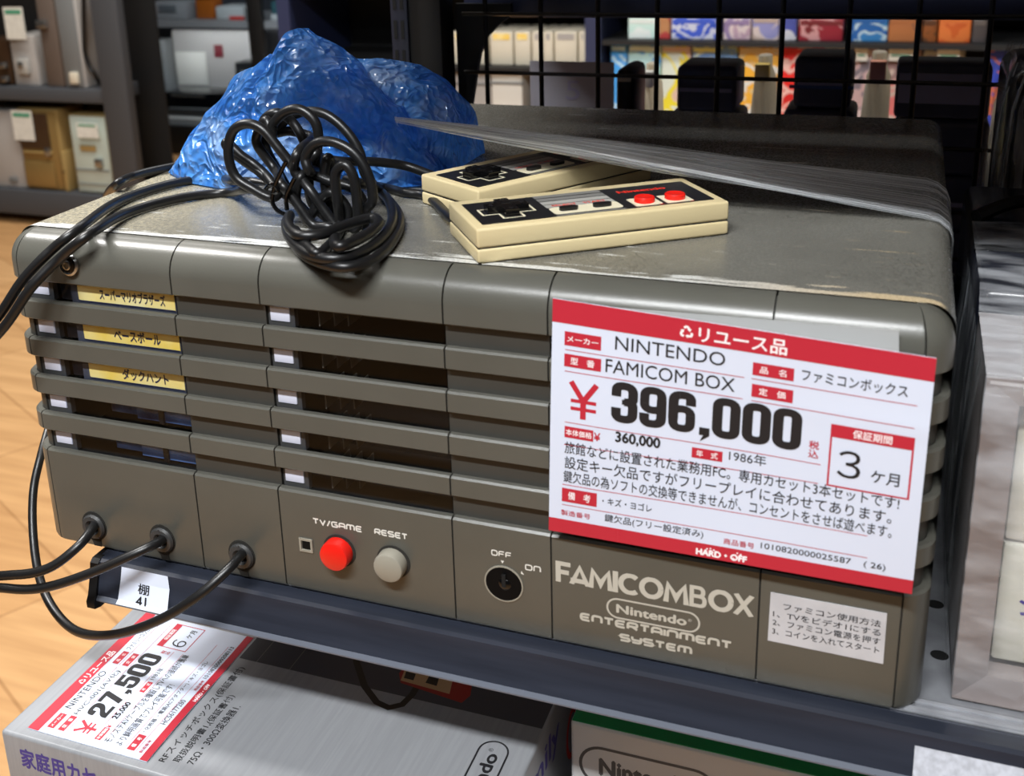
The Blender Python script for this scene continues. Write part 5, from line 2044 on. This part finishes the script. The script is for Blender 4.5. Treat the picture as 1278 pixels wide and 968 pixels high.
part('back_panel', bm, mat('case_back', rgb(58, 58, 62), 0.6), t)
for a, b in zip(xc, xc[1:]):
    lamp('showcase_fill_strip', ((a+b)/2, YC+0.05, zA-0.035), ((a+b)/2, YC+0.34, zA-0.30), b-a-0.12, 0.03, 2.2, (1.0, 0.97, 0.92))  # added light under the shelf to lift the dark showcase interior
    bm = bmesh.new()
    add_box(bm, (a+0.035, YC+0.008, zC_), (b-0.035, YC+0.012, 1.3))
    part('glass_door', bm, M_pane, t, None)


def show(name, label, cat, u0, u1, v0, zlo, y, dep, m_, extra=()):
    lo_, hi_ = px_box(u0, u1, v0, v0+15, y, dep, zlo)
    t_ = wthing(name, label, cat, lo_)
    bd_ = part('body', box(lo_, hi_, 0.008), m_, t_)
    w_, h_ = hi_[0]-lo_[0], hi_[2]-lo_[2]
    for nm, a0, a1, b0, b1, mm in extra:
        part(nm, box((lo_[0]+w_*a0, y-0.006, lo_[2]+h_*b0), (lo_[0]+w_*a1, y+0.004, lo_[2]+h_*b1), 0.001), mm, bd_)


e_ = 0.0005
show('white_board', 'large pale board with a dark red emblem at the back of the glass showcase', 'board', 214, 316, 38, zB+e_, YC+0.30, 0.03, M_lgrey, [('white_sheet', .03, .40, .30, .72, M_wht), ('emblem', .52, .62, .66, .82, mat('dark_red', rgb(110, 30, 40), .5))])
show('black_device', 'bulky black device on the lower shelf of the glass showcase', 'device', 206, 290, 116, zB+e_, YC+0.08, 0.16, M_black_g, [('chrome_trim', .10, .60, .82, .94, M_steel), ('front_band', .05, .9, .3, .36, M_mgrey)])
show('grey_column', 'narrow grey box at the left inside the glass showcase', 'box', 182, 202, 50, zB+e_, YC+0.20, 0.10, M_mgrey, [('label', .2, .8, .6, .8, M_navyblk)])
show('dark_camera', 'dark round-topped device at the right of the pale board', 'device', 293, 318, 78, zB+e_, YC+0.12, 0.12, M_black, [('lens', .3, .75, .5, .85, M_mgrey)])
show('orange_packet', 'orange packet on the upper shelf of the glass showcase', 'packet', 165, 184, -6, zA+e_, YC+0.06, 0.06, M_orange, [('print', .2, .8, .2, .6, M_redink)])
show('pale_packet', 'pale grey packet beside the orange packet in the showcase', 'packet', 190, 232, 2, zA+e_, YC+0.08, 0.12, M_lgrey, [('print', .2, .7, .4, .8, M_mgrey)])
show('amber_tub', 'amber tub on the upper shelf of the glass showcase', 'tub', 243, 266, -6, zA+e_, YC+0.10, 0.08, mat('amber', rgb(190, 100, 30), .35), [('lid', .0, 1., .85, 1., M_brown)])
show('white_packet', 'white packet with a red edge right of the amber tub', 'packet', 269, 304, 8, zA+e_, YC+0.08, 0.14, M_wht, [('red_edge', .5, 1., .0, .25, M_redink)])
show('teal_packet', 'dull teal packet in the right bay of the glass showcase', 'packet', 338, 380, 2, zA+e_, YC+0.10, 0.12, mat('teal', rgb(60, 100, 104), .5), [('white_label', .0, .5, .0, .3, M_wht)])
show('cream_packet', 'cream packets in the right bay of the showcase above the bag', 'packet', 436, 474, 10, zA+e_, YC+0.10, 0.12, M_cream, [('print', .2, .8, .3, .6, M_orange)])
show('olive_box', 'pale olive box low in the right bay of the showcase', 'box', 430, 482, 66, zB+e_, YC+0.10, 0.16, mat('olive_pale', rgb(170, 172, 140), .5), [('print', .1, .6, .5, .8, M_wht)])
show('brown_box', 'dark brown box low in the right bay of the showcase', 'box', 388, 426, 40, zB+e_, YC+0.14, 0.16, mat('box_brown', rgb(80, 64, 50), .5), [('print', .2, .7, .5, .7, M_orange)])
